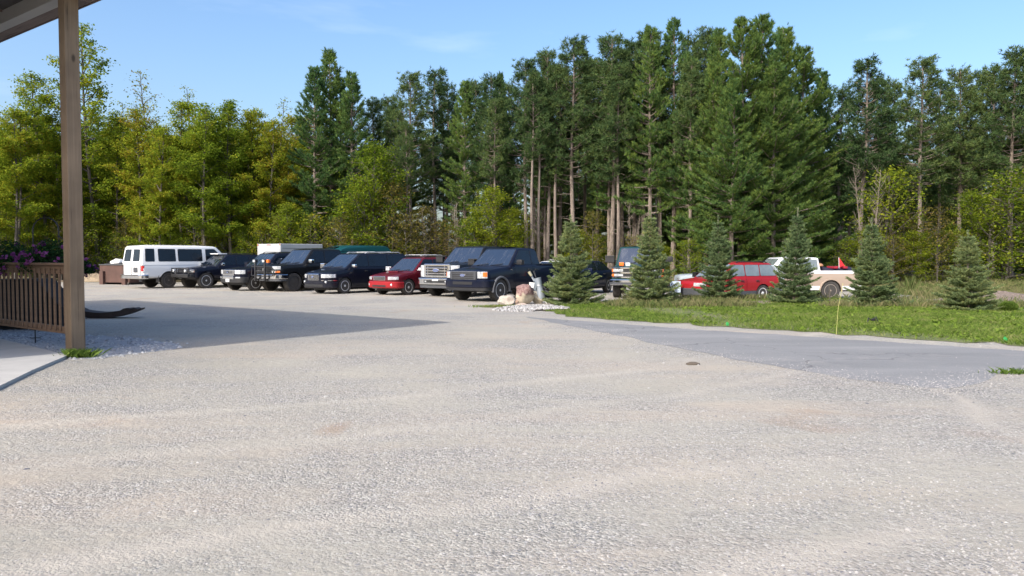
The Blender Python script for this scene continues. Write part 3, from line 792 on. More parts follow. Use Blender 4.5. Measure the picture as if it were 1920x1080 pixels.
    def wheel(s, xa, sd, kind, tw):
        TR = s.TR; W = s.W
        key = ('w', kind, round(TR, 3), tw, sd)
        if key not in MESH:
            rr = TR*.66
            tw2 = tw/2
            ty = MB().lathe([(rr, -tw2*.85), (rr+.02, -tw2), (TR*.94, -tw2*1.0), (TR-.004, -tw2*.80), (TR, -tw2*.5), (TR, tw2*.5), (TR-.004, tw2*.80), (TR*.94, tw2*1.0), (rr+.02, tw2), (rr, tw2*.85)], 32, 'y')
            for k in range(32):                # tread lugs
                a = 2*PI*k/32; c_, s_ = math.cos(a), math.sin(a); d_ = .016
                for off, ya, yb in ((0, -tw2*.86, -tw2*.15), (.09, tw2*.15, tw2*.86)):
                    c2, s2 = math.cos(a+off), math.sin(a+off); q = TR*.035
                    vs = [(c2*r_-s2*u_, y_, s2*r_+c2*u_) for r_ in (TR-.02, TR+.007) for y_ in (ya, yb) for u_ in (-q, q)]
                    ty.add(vs, [(0,1,3,2), (4,6,7,5), (0,2,6,4), (1,5,7,3), (0,4,5,1), (2,3,7,6)])
            rim = MB().lathe([(rr, -tw2*.8), (rr+.004, tw2*.86), (rr-.022, tw2*.90), (rr-.035, tw2*.55), (rr-.04, -tw2*.7)], 32, 'y')
            f = tw2*.62; col = {'alloy5': M['alloy'], 'alloy6': M['alloy'], 'alloy7': M['alloy'], 'multi': M['alloy'], 'black6': M['darkrim'], 'steel': M['steelrim'], 'worn': M['worn'], 'white': M['white'], 'chrome5': M['chrome']}[kind]
            ns = {'alloy5': 5, 'alloy6': 6, 'alloy7': 7, 'multi': 9, 'black6': 8, 'steel': 8, 'worn': 8, 'white': 7, 'chrome5': 5}[kind]
            wd = {'alloy5': .27, 'alloy6': .20, 'alloy7': .17, 'multi': .11, 'black6': .14, 'steel': .21, 'worn': .26, 'white': .20, 'chrome5': .22}[kind]
            for k in range(ns):
                a = 2*PI*k/ns+.2; c_, s_ = math.cos(a), math.sin(a)
                def P(r, u, y): return (c_*r-s_*u, y, s_*r+c_*u)
                w0, w1 = wd*rr*.9, wd*rr*1.35
                vs = [P(.05, -w0, f+.015), P(.05, w0, f+.015), P(rr-.02, w1, f), P(rr-.02, -w1, f), P(.05, -w0, f-.03), P(.05, w0, f-.03), P(rr-.02, w1, f-.035), P(rr-.02, -w1, f-.035)]
                rim.add(vs, [(0,1,2,3), (4,7,6,5), (0,4,5,1), (1,5,6,2), (2,6,7,3), (3,7,4,0)])
            hub = MB().lathe([(.055+.03*(kind in ('steel', 'white')), -.01), (.06+.03*(kind in ('steel', 'white')), f+.02), (.045, f+.032), (.02, f+.035)], 16, 'y')
            disc = MB().lathe([(rr-.005, -tw2*.3), (rr-.005, -tw2*.1), (rr*.66, -tw2*.06), (rr*.62, .0), (.03, 0.002)], 24, 'y')
            MESH[key] = [disc.mesh('wheel', M['black'], 30), ty.mesh('tyre', M['tyre'], 35), rim.mesh('rim', col, 35), hub.mesh('hub_cap', col if kind != 'black6' else M['alloy'], 35)]
        a, b, c, d = MESH[key]
        rz = 0 if sd == 1 else PI
        w = link('wheel', a, s.root, (xa, sd*(W/2-tw/2-.015), TR), (0, random.uniform(0, 1)*0, rz))
        link('tyre', b, w); link('rim', c, w); link('hub_cap', d, w)
    def mirror(s, x, z, mat, big=1.0, cap=None):
        for sd in (1, -1):
            y = s.W/2-.04
            mb = MB(); mb.box(x-.06*big, x+.07*big, sd*(y+.07), sd*(y+.07+.20*big), z-.07*big, z+.085*big, b=.03)
            mb.tube([(x, sd*(y-.05), z-.04), (x, sd*(y+.10), z-.02)], .022, 6)
            m_ = mb.build('mirror', mat, s.root, smooth=40)
            MB().box(x-.075*big, x-.055*big, sd*(y+.09), sd*(y+.05+.20*big), z-.055*big, z+.07*big).build('mirror_glass', M['glass_c'], m_)
    def light(s, name, y0, z0, z1, xb, mat, end=1, off=.012, y1=None, split=None):
        for sd in (1, -1):
            pts = s.outline(sd*y0, xback=(xb, sd), end=end, n=7) if xb else s.outline(sd*y0, sd*y1, end=end, n=6)
            h = s.strip(name, pts, z0, z1, off, mat, rnd=.012 if z1-z0 > .05 else 0)
            if split:                        # amber corner
                p2 = s.outline(sd*split[0], xback=(xb-.01, sd), end=end, n=6)
                s.strip('indicator', p2, z0+split[1], z1-split[2], off+.006, M['amber'], h)
    def fog(s, y, z, r=.06, end=1):
        for sd in (1, -1):
            p = s.outline(sd*y, sd*y*1.01, end=end, n=1)[0]
            MB().lathe([(r+.02, -.06), (r+.02, .025), (r, .03), (r*.4, .045)], 14, 'x', c=(p[0]-.01, p[1], z)).build('fog_light', M['lamp'], s.root, smooth=40)
    def disc_emblem(s, x, y, z, a, b, txt, end=1):
        vs = [(x+end*.0, y+a*math.cos(t), z+b*math.sin(t)) for t in np.linspace(0, 2*PI, 21)[:-1]]
        e = MB().slab(vs, (end*.02, 0, 0)).build('emblem', M['chrome'], s.root)
        vs = [(x+end*.021, y+a*.9*math.cos(t), z+b*.84*math.sin(t)) for t in np.linspace(0, 2*PI, 21)[:-1]]
        MB().slab(vs, (end*.004, 0, 0)).build('emblem_field', M['enamel'], e)
        if txt:
            t = text_mesh('lettering', txt, b*1.25, M['chrome'], e); t.location = (x+end*.03, y, z-b*.4)
            t.rotation_euler = (PI/2, 0, PI/2 if end == 1 else -PI/2)
    def rails(s, z, x0, x1, w, mat, cross=(), raised=.05):
        r = MB()
        for sd in (1, -1):
            r.tube([(x0, sd*w, z-.01), (x0-.12*(1 if x0 > x1 else -1), sd*w, z+raised), (x1+.12*(1 if x0 > x1 else -1), sd*w, z+raised), (x1, sd*w, z-.01)], .02, 6)
        for x in cross: r.tube([(x, -w, z+raised+.01), (x, w, z+raised+.01)], .018, 6)
        r.build('roof_rack', mat, s.root, smooth=50)
    def plate(s, z, y=0, end=1, mat=None, w=.26, h=.075, off=.03):
        x = s.outline(y, y+.001, end=end, n=1)[0][0]+end*off
        MB().box(x-.008, x+.008, y-w/2, y+w/2, z-h, z+h, b=.004).build('licence_plate', mat or M['plate'], s.root)
    def door_line(s, *a): pass
def text_mesh(name, txt, size, mat, parent, ext=.003, bold=False):
    cu = bpy.data.curves.new(name, 'FONT'); cu.body = txt; cu.size = size; cu.extrude = ext; cu.align_x = 'CENTER'
    if bold: cu.offset = size*.02
    tmp = bpy.data.objects.new('t', cu); COL.objects.link(tmp)
    dg = bpy.context.evaluated_depsgraph_get(); dg.update()
    me = bpy.data.meshes.new_from_object(tmp.evaluated_get(dg)); bpy.data.objects.remove(tmp)
    me.materials.clear(); me.materials.append(mat); me.name = name
    return link(name, me, parent)

def origin_D(px, D, xw, sd, W, rz, y_in=.14):
    gx, gy = atD(px, D), D; lx, ly = xw, sd*(W/2-y_in)
    return (gx-(lx*math.cos(rz)-ly*math.sin(rz)), gy-(lx*math.sin(rz)+ly*math.cos(rz)))
def origin_from(px, py, xw, sd, W, rz, y_in=.14):
    """place a vehicle so that its wheel at (xw, side) stands on the ground seen at a pixel"""
    gx, gy = at(px, py); lx, ly = xw, sd*(W/2-y_in)
    return (gx-(lx*math.cos(rz)-ly*math.sin(rz)), gy-(lx*math.sin(rz)+ly*math.cos(rz)))
BACK = HD; FACE = HD+PI
P_navy = paint('navy_paint', (.004, .006, .016)); P_black = paint('black_paint', (.007, .008, .010)); P_blueblack = paint('blue_black_paint', (.004, .006, .015))
P_blue = paint('deep_blue_paint', (.005, .010, .034)); P_wine = paint('wine_red_paint', (.085, .004, .011)); P_red = paint('red_paint', (.30, .012, .018))
P_white = paint('white_paint', (.72, .73, .74), metal=0, dust=.25); P_teal = paint('teal_paint', (.005, .055, .06), metal=0); P_gold = paint('champagne_paint', (.34, .27, .22), dust=.2)
P_silver = paint('silver_blue_paint', (.36, .41, .44)); P_green = paint('dark_green_paint', (.012, .05, .05))

def suv_sides(a, b, splits, t0=.10, t1=.86, lean_r=.2, fr=.0, g=None):
    """side panes between x=a (front bottom) and x=b (rear bottom), split at given x with pillars"""
    xs = [a]+list(splits)+[b]; out = []
    H = 1
    for i in range(len(xs)-1):
        f, r = xs[i]-(.03 if i else 0), xs[i+1]+(.03 if i < len(xs)-2 else 0)
        ft = f-(fr if i == 0 else .015 if i else 0); rt = r+(lean_r if i == len(xs)-2 else -.015)
        out.append(((f, t0), (ft, t1), (rt, t1), (r, t0)))
    return out
cars = []
M['enamel'] = simple('emblem_enamel', (.10, .14, .30), .2)
# --- white passenger van, tail towards the camera
L, W, WB, TR = 5.9, 2.02, 3.50, .40
fo = .95; xw = L/2-fo-WB
v = Car('passenger_van', 'white passenger van with tinted windows parked tail first beside the brown dumpster', L, W, WB, TR, 1.28, 2.18,
    [(-L/2, 1.27), (-L/2+.05, 1.28), (1.95, 1.28), (2.3, 1.22), (2.85, 1.10), (2.95, .95)],
    dict(zb=1.27, xfb=2.15, xft=1.25, xrb=-2.93, xrt=-2.80, wb=.985, wt=.86, no_rear=True), clear=.52, mat=P_white, rx=(.5, .22), px_=(3.4, 4.5), fo=fo,
    doors=[(.55, 1.75, .66)], sides=[((1.78, .12), (1.15, .82), (.62, .82), (.62, .12)), ((.40, .12), (.40, .82), (-.95, .82), (-.95, .12)), ((-1.1, .12), (-1.1, .82), (-2.02, .82), (-2.02, .12)), ((-2.24, .12), (-2.22, .82), (-2.68, .82), (-2.72, .12))],
    wheel='worn', tw=.27, loc=origin_from(315, 540, xw, -1, W, BACK), rz=BACK, cat='van', archmul=1.2)
g = v.gh
for sd in (1, -1):           # rear doors with windows
    y0, y1 = sd*.03, sd*.93
    def rp(y, z): 
        t = (z-1.27)/.91; return Vector((-2.93+.13*t-.006, y*(1-.11*max(0, t)), z))
    d = MB().slab([rp(y0, 1.275), rp(y1, 1.275), rp(y1, 2.08), rp(y0, 2.08)], (-.012, 0, 0)).build('rear_door', P_white, v.root)
    MB().slab([rp(sd*.13, 1.39)-Vector((.02, 0, 0)), rp(sd*.80, 1.39)-Vector((.02, 0, 0)), rp(sd*.80, 1.95)-Vector((.02, 0, 0)), rp(sd*.72, 2.0)-Vector((.02, 0, 0)), rp(sd*.13, 2.0)-Vector((.02, 0, 0))], (-.01, 0, 0)).build('window', M['glass'], d)
    v.strip('tail_light', v.outline(sd*.90, xback=(.15, sd), end=-1, n=6), .88, 1.16, .012, M['redlens'], rnd=.01)
    v.strip('reversing_light', v.outline(sd*.90, xback=(.15, sd), end=-1, n=6), .80, .875, .012, M['lamp'])
MB().box(-2.972, -2.955, -.008, .008, .62, 1.27).build('door_gap', M['black'], v.root)
for sd in (1, -1): MB().box(-2.965, -2.93, sd*.85, sd*.858, .62, 1.27).build('door_gap', M['black'], v.root)
v.plate(.95, y=-.42, end=-1, w=.34, h=.10, off=.012); MB().box(-2.975, -2.96, -.62, -.22, .82, 1.08, b=.004).build('plate_recess', M['greyplastic'], v.root)
b = v.strip('rear_bumper', v.full(.30, -1), .50, .70, .14, M['chrome'], rnd=.03, thick=.02)
MB().box(-3.15, -3.02, -.8, .8, .695, .712).build('step_pad', M['greyplastic'], b)
MB().box(-1.4, 1.0, -1.02, -1.008, 1.03, 1.045).build('door_track', M['greyplastic'], v.root)
for sd in (1, -1): MB().box(xw-.56, xw-.54, sd*.72, sd*1.0, .30, .66).build('mud_flap', M['greyplastic'], v.root)
v.strip('front_bumper', v.full(.5, 1), .55, .75, .06, M['chrome'], rnd=.02); v.light('headlight', .62, .82, 1.0, .12, M['lamp']); v.mirror(1.75, 1.40, M['black'], 1.3)
v.strip('lower_trim', v.outline(.6, xback=(2.2, 1), end=-1)[8:], .56, .66, .006, M['greyplastic']) 
cars.append(v)
# --- lifted dark blue estate with steel bumper guard
L, W, WB, TR = 4.5, 1.78, 2.69, .40; fo = .78; xf = L/2-fo; rz = FACE
v = Car('off_roader', 'dark blue off-roader with a tubular steel front bumper beside the white van', L, W, WB, TR, 1.15, 1.73,
    [(-L/2, 1.05), (-L/2+.1, 1.12), (.55, 1.15), (.8, 1.14), (1.6, 1.06), (2.1, 1.0), (2.25, .86)],
    dict(zb=1.13, xfb=.86, xft=.12, xrb=-2.15, xrt=-1.78, wb=.84, wt=.66), clear=.46, mat=P_navy, fo=fo, rx=(.4, .25),
    doors=[(-.32, .68, .56), (-1.15, -.34, .56)], sides=suv_sides(.60, -2.0, (-.30, -1.12), lean_r=.24, fr=.48), wheel='alloy5', tw=.27, loc=origin_from(385, 540.5, xf, 1, W, rz), rz=rz, cat='car', archmul=1.16)
v.light('headlight', .60, .82, .95, .16, M['lamp'], split=(.82, .01, .01))
gr = v.strip('grille', v.outline(-.5, .5), .82, .96, .012, M['black'])
for k in range(8):
    y = -.43+.123*k; MB().box(L/2-.02, L/2+.03, y-.035, y+.035, .835, .95, b=.008).build('slot', M['greyplastic'], gr)
bb = MB(); bb.box(L/2-.02, L/2+.22, -.80, .80, .56, .74, b=.03); bb.box(L/2-.10, L/2+.1, -.86, .86, .58, .72, b=.03)
bumper = bb.build('steel_bumper', M['black'], v.root)
gd = MB()
gd.tube([(L/2+.16, -.82, .74), (L/2+.16, -.78, 1.02), (L/2+.16, .78, 1.02), (L/2+.16, .82, .74)], .028, 8)
for y in (-.34, .34): gd.tube([(L/2+.17, y, .72), (L/2+.16, y, 1.02)], .026, 8)
for z_ in (.83, .92): gd.tube([(L/2+.17, -.79, z_), (L/2+.17, .79, z_)], .014, 6)
gd.tube([(L/2+.16, .80, .88), (L/2-.25, .86, .95)], .022, 6); gd.tube([(L/2+.16, -.80, .88), (L/2-.25, -.86, .95)], .022, 6)
gd.build('bumper_guard', M['black'], v.root, smooth=50)
for y in (-.55, .55): MB().lathe([(.07, -.03), (.075, .05), (.05, .065)], 14, 'x', c=(L/2+.17, y, .90)).build('spot_lamp', M['lamp'], v.root, smooth=40)
MB().box(-.2, .35, -.60, .15, 1.745, 1.80, b=.02).build('light_bar', M['white'], v.root)
v.rails(1.73, .0, -1.6, .60, M['black']); v.mirror(.62, 1.22, M['chrome']); v.strip('side_moulding', v.outline(.7, xback=(3.6, 1), n=20)[24:], .80, .85, .01, M['greyplastic'])
cars.append(v)
# --- dark blue SUV with chrome grille
L, W, WB, TR = 4.9, 1.87, 2.89, .375; fo = .86; xf = L/2-fo
v = Car('sport_utility_vehicle', 'dark blue sport utility vehicle with a bright silver grille between off-roader and brush-guard truck', L, W, WB, TR, 1.18, 1.80,
    [(-L/2, 1.1), (-L/2+.1, 1.16), (.6, 1.18), (.95, 1.16), (1.8, 1.09), (2.3, 1.01), (2.45, .90)],
    dict(zb=1.15, xfb=.98, xft=.22, xrb=-2.33, xrt=-2.05, wb=.88, wt=.70), clear=.33, mat=P_navy, fo=fo, rx=(.5, .25),
    doors=[(-.30, .78, .44), (-1.25, -.32, .44)], sides=suv_sides(.72, -2.15, (-.28, -1.22), lean_r=.15, fr=.5), wheel='alloy6', loc=origin_from(441, 543.5, xf, -1, W, rz), rz=rz)
v.light('headlight', .50, .80, .99, .30, M['lamp'])
g_ = v.strip('grille', v.outline(-.46, .46), .72, 1.00, .03, M['chrome'], rnd=.01)
for z_ in (.79, .85, .91): v.strip('slot', v.outline(-.38, .38), z_, z_+.032, .036, M['black'], g_)
v.disc_emblem(L/2+.045, 0, .885, .07, .03, None)
v.strip('front_bumper', v.full(.45), .38, .66, .035, M['black'], rnd=.03)
v.strip('bumper_insert', v.outline(-.45, .45), .56, .70, .05, M['chrome'], rnd=.01); v.light('fog_light', .58, .60, .67, None, M['lamp'], y1=.80, off=.045)
v.plate(.50, end=1, off=.06, w=.3); v.mirror(.72, 1.24, P_navy); v.rails(1.80, .1, -1.9, .62, M['black'])
cars.append(v)
# --- black pickup with brush guard
L, W, WB, TR = 5.85, 2.02, 3.64, .43; fo = .95; xf = L/2-fo
v = Car('pickup_truck', 'black crew-cab pickup truck with tall black brush guard carrying two lamps', L, W, WB, TR, 1.30, 1.99,
    [(-L/2, 1.24), (-L/2+.06, 1.30), (1.15, 1.30), (1.35, 1.28), (2.2, 1.25), (2.75, 1.21), (2.9, 1.12)],
    dict(zb=1.28, xfb=1.42, xft=.72, xrb=-1.15, xrt=-.95, wb=.95, wt=.76), clear=.50, mat=P_black, fo=fo, rx=(.45, .18), px_=(3.8, 6),
    doors=[(.10, 1.22, .62), (-.95, .08, .62)], sides=suv_sides(1.16, -1.02, (.12,), lean_r=.08, fr=.46), wheel='black6', tw=.31, loc=origin_from(549, 546.5, xf, 1, W, rz), rz=rz, bedcut=(-2.82, -1.25, .85), cat='pickup truck', archmul=1.13)
v.light('headlight', .62, 1.03, 1.18, .22, M['lamp']); v.light('turn_light', .62, .88, .98, .20, M['lamp'], split=(.80, .01, .01))
v.strip('grille', v.outline(-.60, .60), .84, 1.12, .012, M['black']); v.strip('grille_bar', v.outline(-.9, .9), .945, .975, .03, M['chrome'])
v.strip('front_bumper', v.full(.55), .60, .80, .07, M['chrome'], rnd=.02); v.strip('air_dam', v.full(.5), .50, .60, .03, M['greyplastic'])
gd = MB()
for y in (-.36, .36):
    gd.box(L/2+.16, L/2+.24, y-.05, y+.05, .50, 1.34, b=.02); gd.tube([(L/2+.20, y, .60), (L/2-.05, y, .50)], .04, 6)
for z_ in (.72, .95, 1.16): gd.tube([(L/2+.20, -.36, z_), (L/2+.20, .36, z_)], .028, 6)
for sd in (1, -1): gd.tube([(L/2+.20, sd*.36, .74), (L/2+.12, sd*.80, .74), (L/2+.05, sd*.86, .98), (L/2+.12, sd*.75, 1.16), (L/2+.2, sd*.36, 1.16)], .024, 6)
gd.build('brush_guard', M['black'], v.root, smooth=45)
for y in (-.36, .36):
    l_ = MB().box(L/2+.13, L/2+.27, y-.10, y+.10, 1.35, 1.49, b=.02).build('guard_lamp', M['black'], v.root)
    MB().box(L/2+.268, L/2+.285, y-.085, y+.085, 1.365, 1.475, b=.006).build('lens', M['lamp'], l_)
MB().box(L/2+.10, L/2+.22, .50, .66, 1.34, 1.49, b=.02).build('amber_beacon', M['amber'], v.root)
cr = MB().box(L/2+.035, L/2+.05, -.14, .14, 1.03-.02, 1.03+.02).box(L/2+.035, L/2+.05, -.05, .05, .985, 1.075).build('emblem', M['chrome'], v.root)
v.mirror(1.12, 1.40, M['chrome'], 1.2); cars.append(v)
# --- dark minivan
L, W, WB, TR = 5.2, 1.84, 3.07, .345; fo = 1.0; xf = L/2-fo
v = Car('minivan', 'blue-black minivan with upright oval chrome grille and silver roof rails', L, W, WB, TR, 1.15, 1.77,
    [(-L/2, 1.05), (-L/2+.1, 1.12), (1.0, 1.15), (1.35, 1.11), (2.1, .98), (2.45, .90), (2.6, .78)],
    dict(zb=1.12, xfb=1.50, xft=.52, xrb=-2.5, xrt=-2.2, wb=.87, wt=.70), clear=.22, mat=P_blueblack, fo=fo, rx=(.62, .25),
    doors=[(.15, 1.15, .34), (-.95, .13, .34)], sides=suv_sides(1.12, -2.35, (.18, -1.0), lean_r=.14, fr=.50), wheel='multi', loc=origin_from(644, 550.5, xf, 1, W, rz), rz=rz, cat='minivan')
v.light('headlight', .50, .70, .86, .48, M['lamp']); g_ = v.strip('grille', v.outline(-.36, .36), .56, .88, .03, M['chrome'], rnd=.03)
v.strip('grille_field', v.outline(-.32, .32), .595, .845, .036, M['black'], g_)
for k in range(9):
    y = -.28+.07*k; v.strip('grille_slat', v.outline(y-.012, y+.012, n=1), .60, .84, .048, M['chrome'], g_)
v.disc_emblem(L/2+.05, 0, .74, .05, .05, None)
v.strip('front_bumper', v.full(.55), .26, .54, .035, P_blueblack, rnd=.04); v.strip('air_intake', v.outline(-.6, .6), .32, .42, .045, M['black']); v.fog(.70, .52, .045)
v.light('bumper_trim', .52, .575, .60, .55, M['chrome'], off=.03)
v.strip('side_moulding', v.outline(.7, xback=(4.7, 1), n=24)[33:], .60, .645, .012, M['chrome'])
v.rails(1.77, .2, -2.0, .62, M['alloy'], cross=(-.4, -1.4)); v.mirror(1.20, 1.20, M['chrome']); cars.append(v)
# --- wine red estate
L, W, WB, TR = 4.45, 1.74, 2.53, .33; fo = .88; xf = L/2-fo
v = Car('estate_car', 'wine red estate car with hood scoop and chrome grille between minivan and chrome-grille truck', L, W, WB, TR, 1.02, 1.58,
    [(-L/2, .95), (-L/2+.1, 1.0), (.6, 1.02), (.9, 1.0), (1.7, .88), (2.1, .80), (2.22, .70)],
    dict(zb=.99, xfb=1.0, xft=.22, xrb=-2.1, xrt=-1.75, wb=.82, wt=.65), clear=.24, mat=P_wine, fo=fo, rx=(.5, .25),
    doors=[(-.25, .75, .34), (-1.1, -.27, .34)], sides=suv_sides(.74, -1.95, (-.24, -1.08), lean_r=.2, fr=.46), wheel='alloy5', tw=.22, loc=origin_from(763, 553, xf, 1, W, rz), rz=rz, glass='glass')
v.light('headlight', .50, .65, .78, .28, M['lamp'])
g_ = v.strip('grille', v.outline(-.36, .36), .62, .80, .02, M['chrome'], rnd=.01); v.strip('grille_field', v.outline(-.33, .33), .645, .78, .026, M['black'], g_)
for z_ in (.68, .73): v.strip('grille_slat', v.outline(-.33, .33), z_, z_+.014, .034, M['chrome'], g_)
v.strip('front_bumper', v.full(.55), .30, .58, .04, P_red, rnd=.04); v.strip('air_intake', v.outline(-.40, .40), .36, .43, .052, M['black']); v.fog(.62, .45, .065)
MB().box(1.0, 1.45, -.28, .28, .93, 1.01, b=.03).build('hood_scoop', P_wine, v.root)
v.mirror(.78, 1.08, M['alloy'], .8); v.rails(1.585, .1, -1.6, .58, M['black'], raised=.04); cars.append(v)
# --- black heavy pickup with large chrome grille
L, W, WB, TR = 6.2, 2.06, 3.96, .42; fo = .95; xf = L/2-fo; rz2 = FACE+.06
v = Car('pickup_truck', 'black heavy-duty pickup truck with huge chrome grille behind the dark blue pickup', L, W, WB, TR, 1.36, 2.05,
    [(-L/2, 1.32), (-L/2+.06, 1.36), (1.35, 1.38), (1.6, 1.36), (2.6, 1.31), (2.95, 1.27), (3.1, 1.18)],
    dict(zb=1.34, xfb=1.66, xft=.95, xrb=-.9, xrt=-.75, wb=.96, wt=.80), clear=.48, mat=P_black, fo=fo, rx=(.35, .18), px_=(4.2, 6),
    doors=[(.35, 1.45, .62), (-.72, .33, .62)], sides=suv_sides(1.38, -.78, (.36,), lean_r=.08, fr=.46), wheel='chrome5', tw=.30, loc=origin_from(817, 554, xf, -1, W, rz2), rz=rz2, bedcut=(-3.02, -1.05, .9), cat='pickup truck')
g_ = v.strip('grille', v.outline(-.66, .66), .78, 1.33, .07, M['chrome'], rnd=.03)
v.strip('grille_field', v.outline(-.56, .56), .86, 1.25, .078, M['black'], g_)
for z_ in (.92, 1.03, 1.14): v.strip('grille_bar', v.outline(-.55, .55), z_, z_+.04, .10, M['chrome'], g_, rnd=.01)
for sd in (1, -1): v.strip('grille_post', v.outline(sd*.42, sd*.45, n=2), .87, 1.24, .095, M['chrome'], g_)
v.disc_emblem(L/2+.10, 0, 1.075, .16, .075, 'Ford')
v.light('headlight', .68, .80, 1.27, .16, M['lamp']); v.strip('front_bumper', v.full(.45), .50, .76, .13, M['chrome'], rnd=.03)
v.strip('bumper_insert', v.outline(-.62, .62), .57, .68, .14, M['black']); v.plate(.68, end=1, off=.16, w=.3, h=.03, mat=M['white']); v.strip('air_dam', v.full(.4), .36, .50, .05, M['greyplastic'])
for sd in (1, -1): v.strip('tow_light', v.outline(sd*.48, sd*.56, n=2), .60, .65, .15, M['lamp'])
v.mirror(1.42, 1.50, M['black'], 1.5); cars.append(v)
# --- dark blue pickup nearest the rocks
L, W, WB, TR = 5.75, 2.0, 3.52, .405; fo = .93; xf = L/2-fo
P_f = paint('midnight_blue_paint', (.004, .007, .020))
v = Car('pickup_truck', 'dark blue pickup truck with grey fender flares nearest the boulders', L, W, WB, TR, 1.29, 1.94,
    [(-L/2, 1.24), (-L/2+.06, 1.29), (1.05, 1.30), (1.25, 1.27), (2.2, 1.18), (2.65, 1.12), (2.87, 1.0)],
    dict(zb=1.27, xfb=1.36, xft=.62, xrb=-.62, xrt=-.42, wb=.94, wt=.77), clear=.40, mat=P_f, fo=fo, rx=(.45, .18), px_=(3.8, 6),
    doors=[(-.02, 1.12, .52), (-.45, -.04, .52)], sides=suv_sides(1.10, -.50, (.0,), lean_r=.08, fr=.46), wheel='alloy7', tw=.28, loc=origin_from(934, 565, xf, 1, W, rz), rz=rz, bedcut=(-2.78, -.75, .8), flare=.075, cat='pickup truck', archmul=1.12)
g_ = v.strip('grille', v.outline(-.62, .62), .78, 1.10, .02, M['greyplastic'], rnd=.02); v.strip('grille_field', v.outline(-.54, .54), .83, 1.05, .026, M['black'], g_)
for z_ in (.86, .925, .99): v.strip('grille_slat', v.outline(-.54, .54), z_, z_+.025, .036, M['greyplastic'], g_)
for sd in (1, -1): v.strip('grille_post', v.outline(sd*.52, sd*.58, n=2), .80, 1.08, .04, M['greyplastic'], g_)
v.disc_emblem(L/2+.03, 0, .945, .12, .05, 'Ford')
v.light('headlight', .66, .84, 1.08, .20, M['lamp'], split=(.86, .06, .02))
v.strip('front_bumper', v.full(.52), .50, .78, .05, P_f, rnd=.03); v.strip('air_intake', v.outline(-.46, .46), .62, .72, .06, M['black']); v.strip('air_dam', v.full(.48), .40, .50, .02, M['black'])
v.fog(.70, .62, .065); v.mirror(1.0, 1.40, M['black'], 1.25); v.strip('side_vent', v.outline(.9, xback=(1.62, 1), n=30)[58:], 1.12, 1.16, .01, M['chrome'])
for sd in (1, -1): MB().tube([(1.0, sd*.96, .40), (-.4, sd*.96, .40)], .035, 8).build('side_step', M['black'], v.root, smooth=50)
MB().box(-2.80, -.70, -.95, .95, 1.305, 1.345, b=.015).build('bed_cover', M['black'], v.root)
cars.append(v)

# --- second row behind them
def spot(px, D): return (atD(px, D), D)
def box_rear(root, *a): pass
tr = thing('box_trailer', 'white enclosed box trailer with roof marker lamps behind the dark vehicles', 'trailer', (*spot(505, 46.5), 0), BACK-.02)
tb = MB().box(0, 3.0, -1.15, 1.15, .55, 2.38, b=.04).build('box', simple('trailer_skin', (.40, .42, .43), .45, var=.06, scale=1.5), tr)
MB().box(-.015, .0, -1.08, 1.08, .65, 2.22, b=.004).build('ramp_door', simple('trailer_door_skin', (.42, .44, .46), .5, var=.05), tr)
for y in (-.14, 0, .14): MB().box(-.04, -.02, y-.04, y+.04, 2.30, 2.34, b=.006).build('marker_lamp', M['redlens'], tr)
for y in (-1.1, 1.1): MB().box(-.04, -.02, y-.04, y+.04, 2.29, 2.35, b=.006).build('marker_lamp', M['amber'], tr)
for z_ in (.6, 1.1, 1.6, 2.1):
    MB().box(.1, 2.9, -1.163, -1.152, z_, z_+.02).build('side_rib', M['greyplastic'], tr)
for y in (-1.155, 1.155): MB().box(-.02, .02, min(y, y*.97), max(y, y*.97), .6, 2.4).build('corner_post', M['alloy'], tr)
for x in (1.1, 1.9):
    for sd in (1, -1): MB().lathe([(.2, -.1), (.34, -.1), (.36, 0), (.34, .1), (.2, .1)], 24, 'y', c=(x, sd*1.02, .36)).build('wheel', M['tyre'], tr, smooth=35)
MB().tube([(3.0, .6, .5), (4.1, 0, .5), (3.0, -.6, .5)], .05, 6).build('tow_bar', M['black'], tr)
# teal high-roof van
L, W, WB, TR = 5.6, 2.0, 3.4, .37
v = Car('high_roof_van', 'dark teal high-roof camper van standing behind the minivan', L, W, WB, TR, 1.2, 1.95,
    [(-L/2, 1.18), (-L/2+.05, 1.2), (1.8, 1.2), (2.2, 1.12), (2.7, 1.0), (2.8, .9)], dict(zb=1.18, xfb=2.05, xft=1.3, xrb=-2.75, xrt=-2.62, wb=.97, wt=.86), clear=.35, mat=P_teal, rx=(.45, .22), fo=.9,
    sides=[((1.7, .12), (1.2, .8), (.6, .8), (.6, .12)), ((.4, .12), (.4, .8), (-1.0, .8), (-1.0, .12)), ((-1.2, .12), (-1.2, .8), (-2.4, .8), (-2.4, .12))], wheel='steel', loc=spot(650, 43.5), rz=FACE, cat='van')
hr = MB(); lv = [(1.45, 2.62, .88, 1.90), (1.30, 2.55, .86, 2.0), (.55, 2.45, .74, 2.19), (.35, 2.30, .60, 2.24)]
hr.add([p for xf_, xr_, w_, z_ in lv for p in ((xf_, -w_*.75, z_), (xf_+.12, 0, z_), (xf_, w_*.75, z_), (xf_-.25, w_, z_), (-xr_+.1, w_, z_), (-xr_, w_*.8, z_), (-xr_, -w_*.8, z_), (-xr_+.1, -w_, z_), (xf_-.25, -w_, z_))],
    [(i*9+k, i*9+(k+1)%9, (i+1)*9+(k+1)%9, (i+1)*9+k) for i in range(3) for k in range(9)]+[tuple(range(8, -1, -1)), tuple(27+k for k in range(9))])
hr.build('raised_roof', P_teal, v.root, smooth=40)
MB().slab([(1.16, -.42, 2.03), (1.16, .42, 2.03), (.84, .38, 2.12), (.84, -.38, 2.12)], (.03, 0, .05)).build('roof_window', M['glass'], v.root)
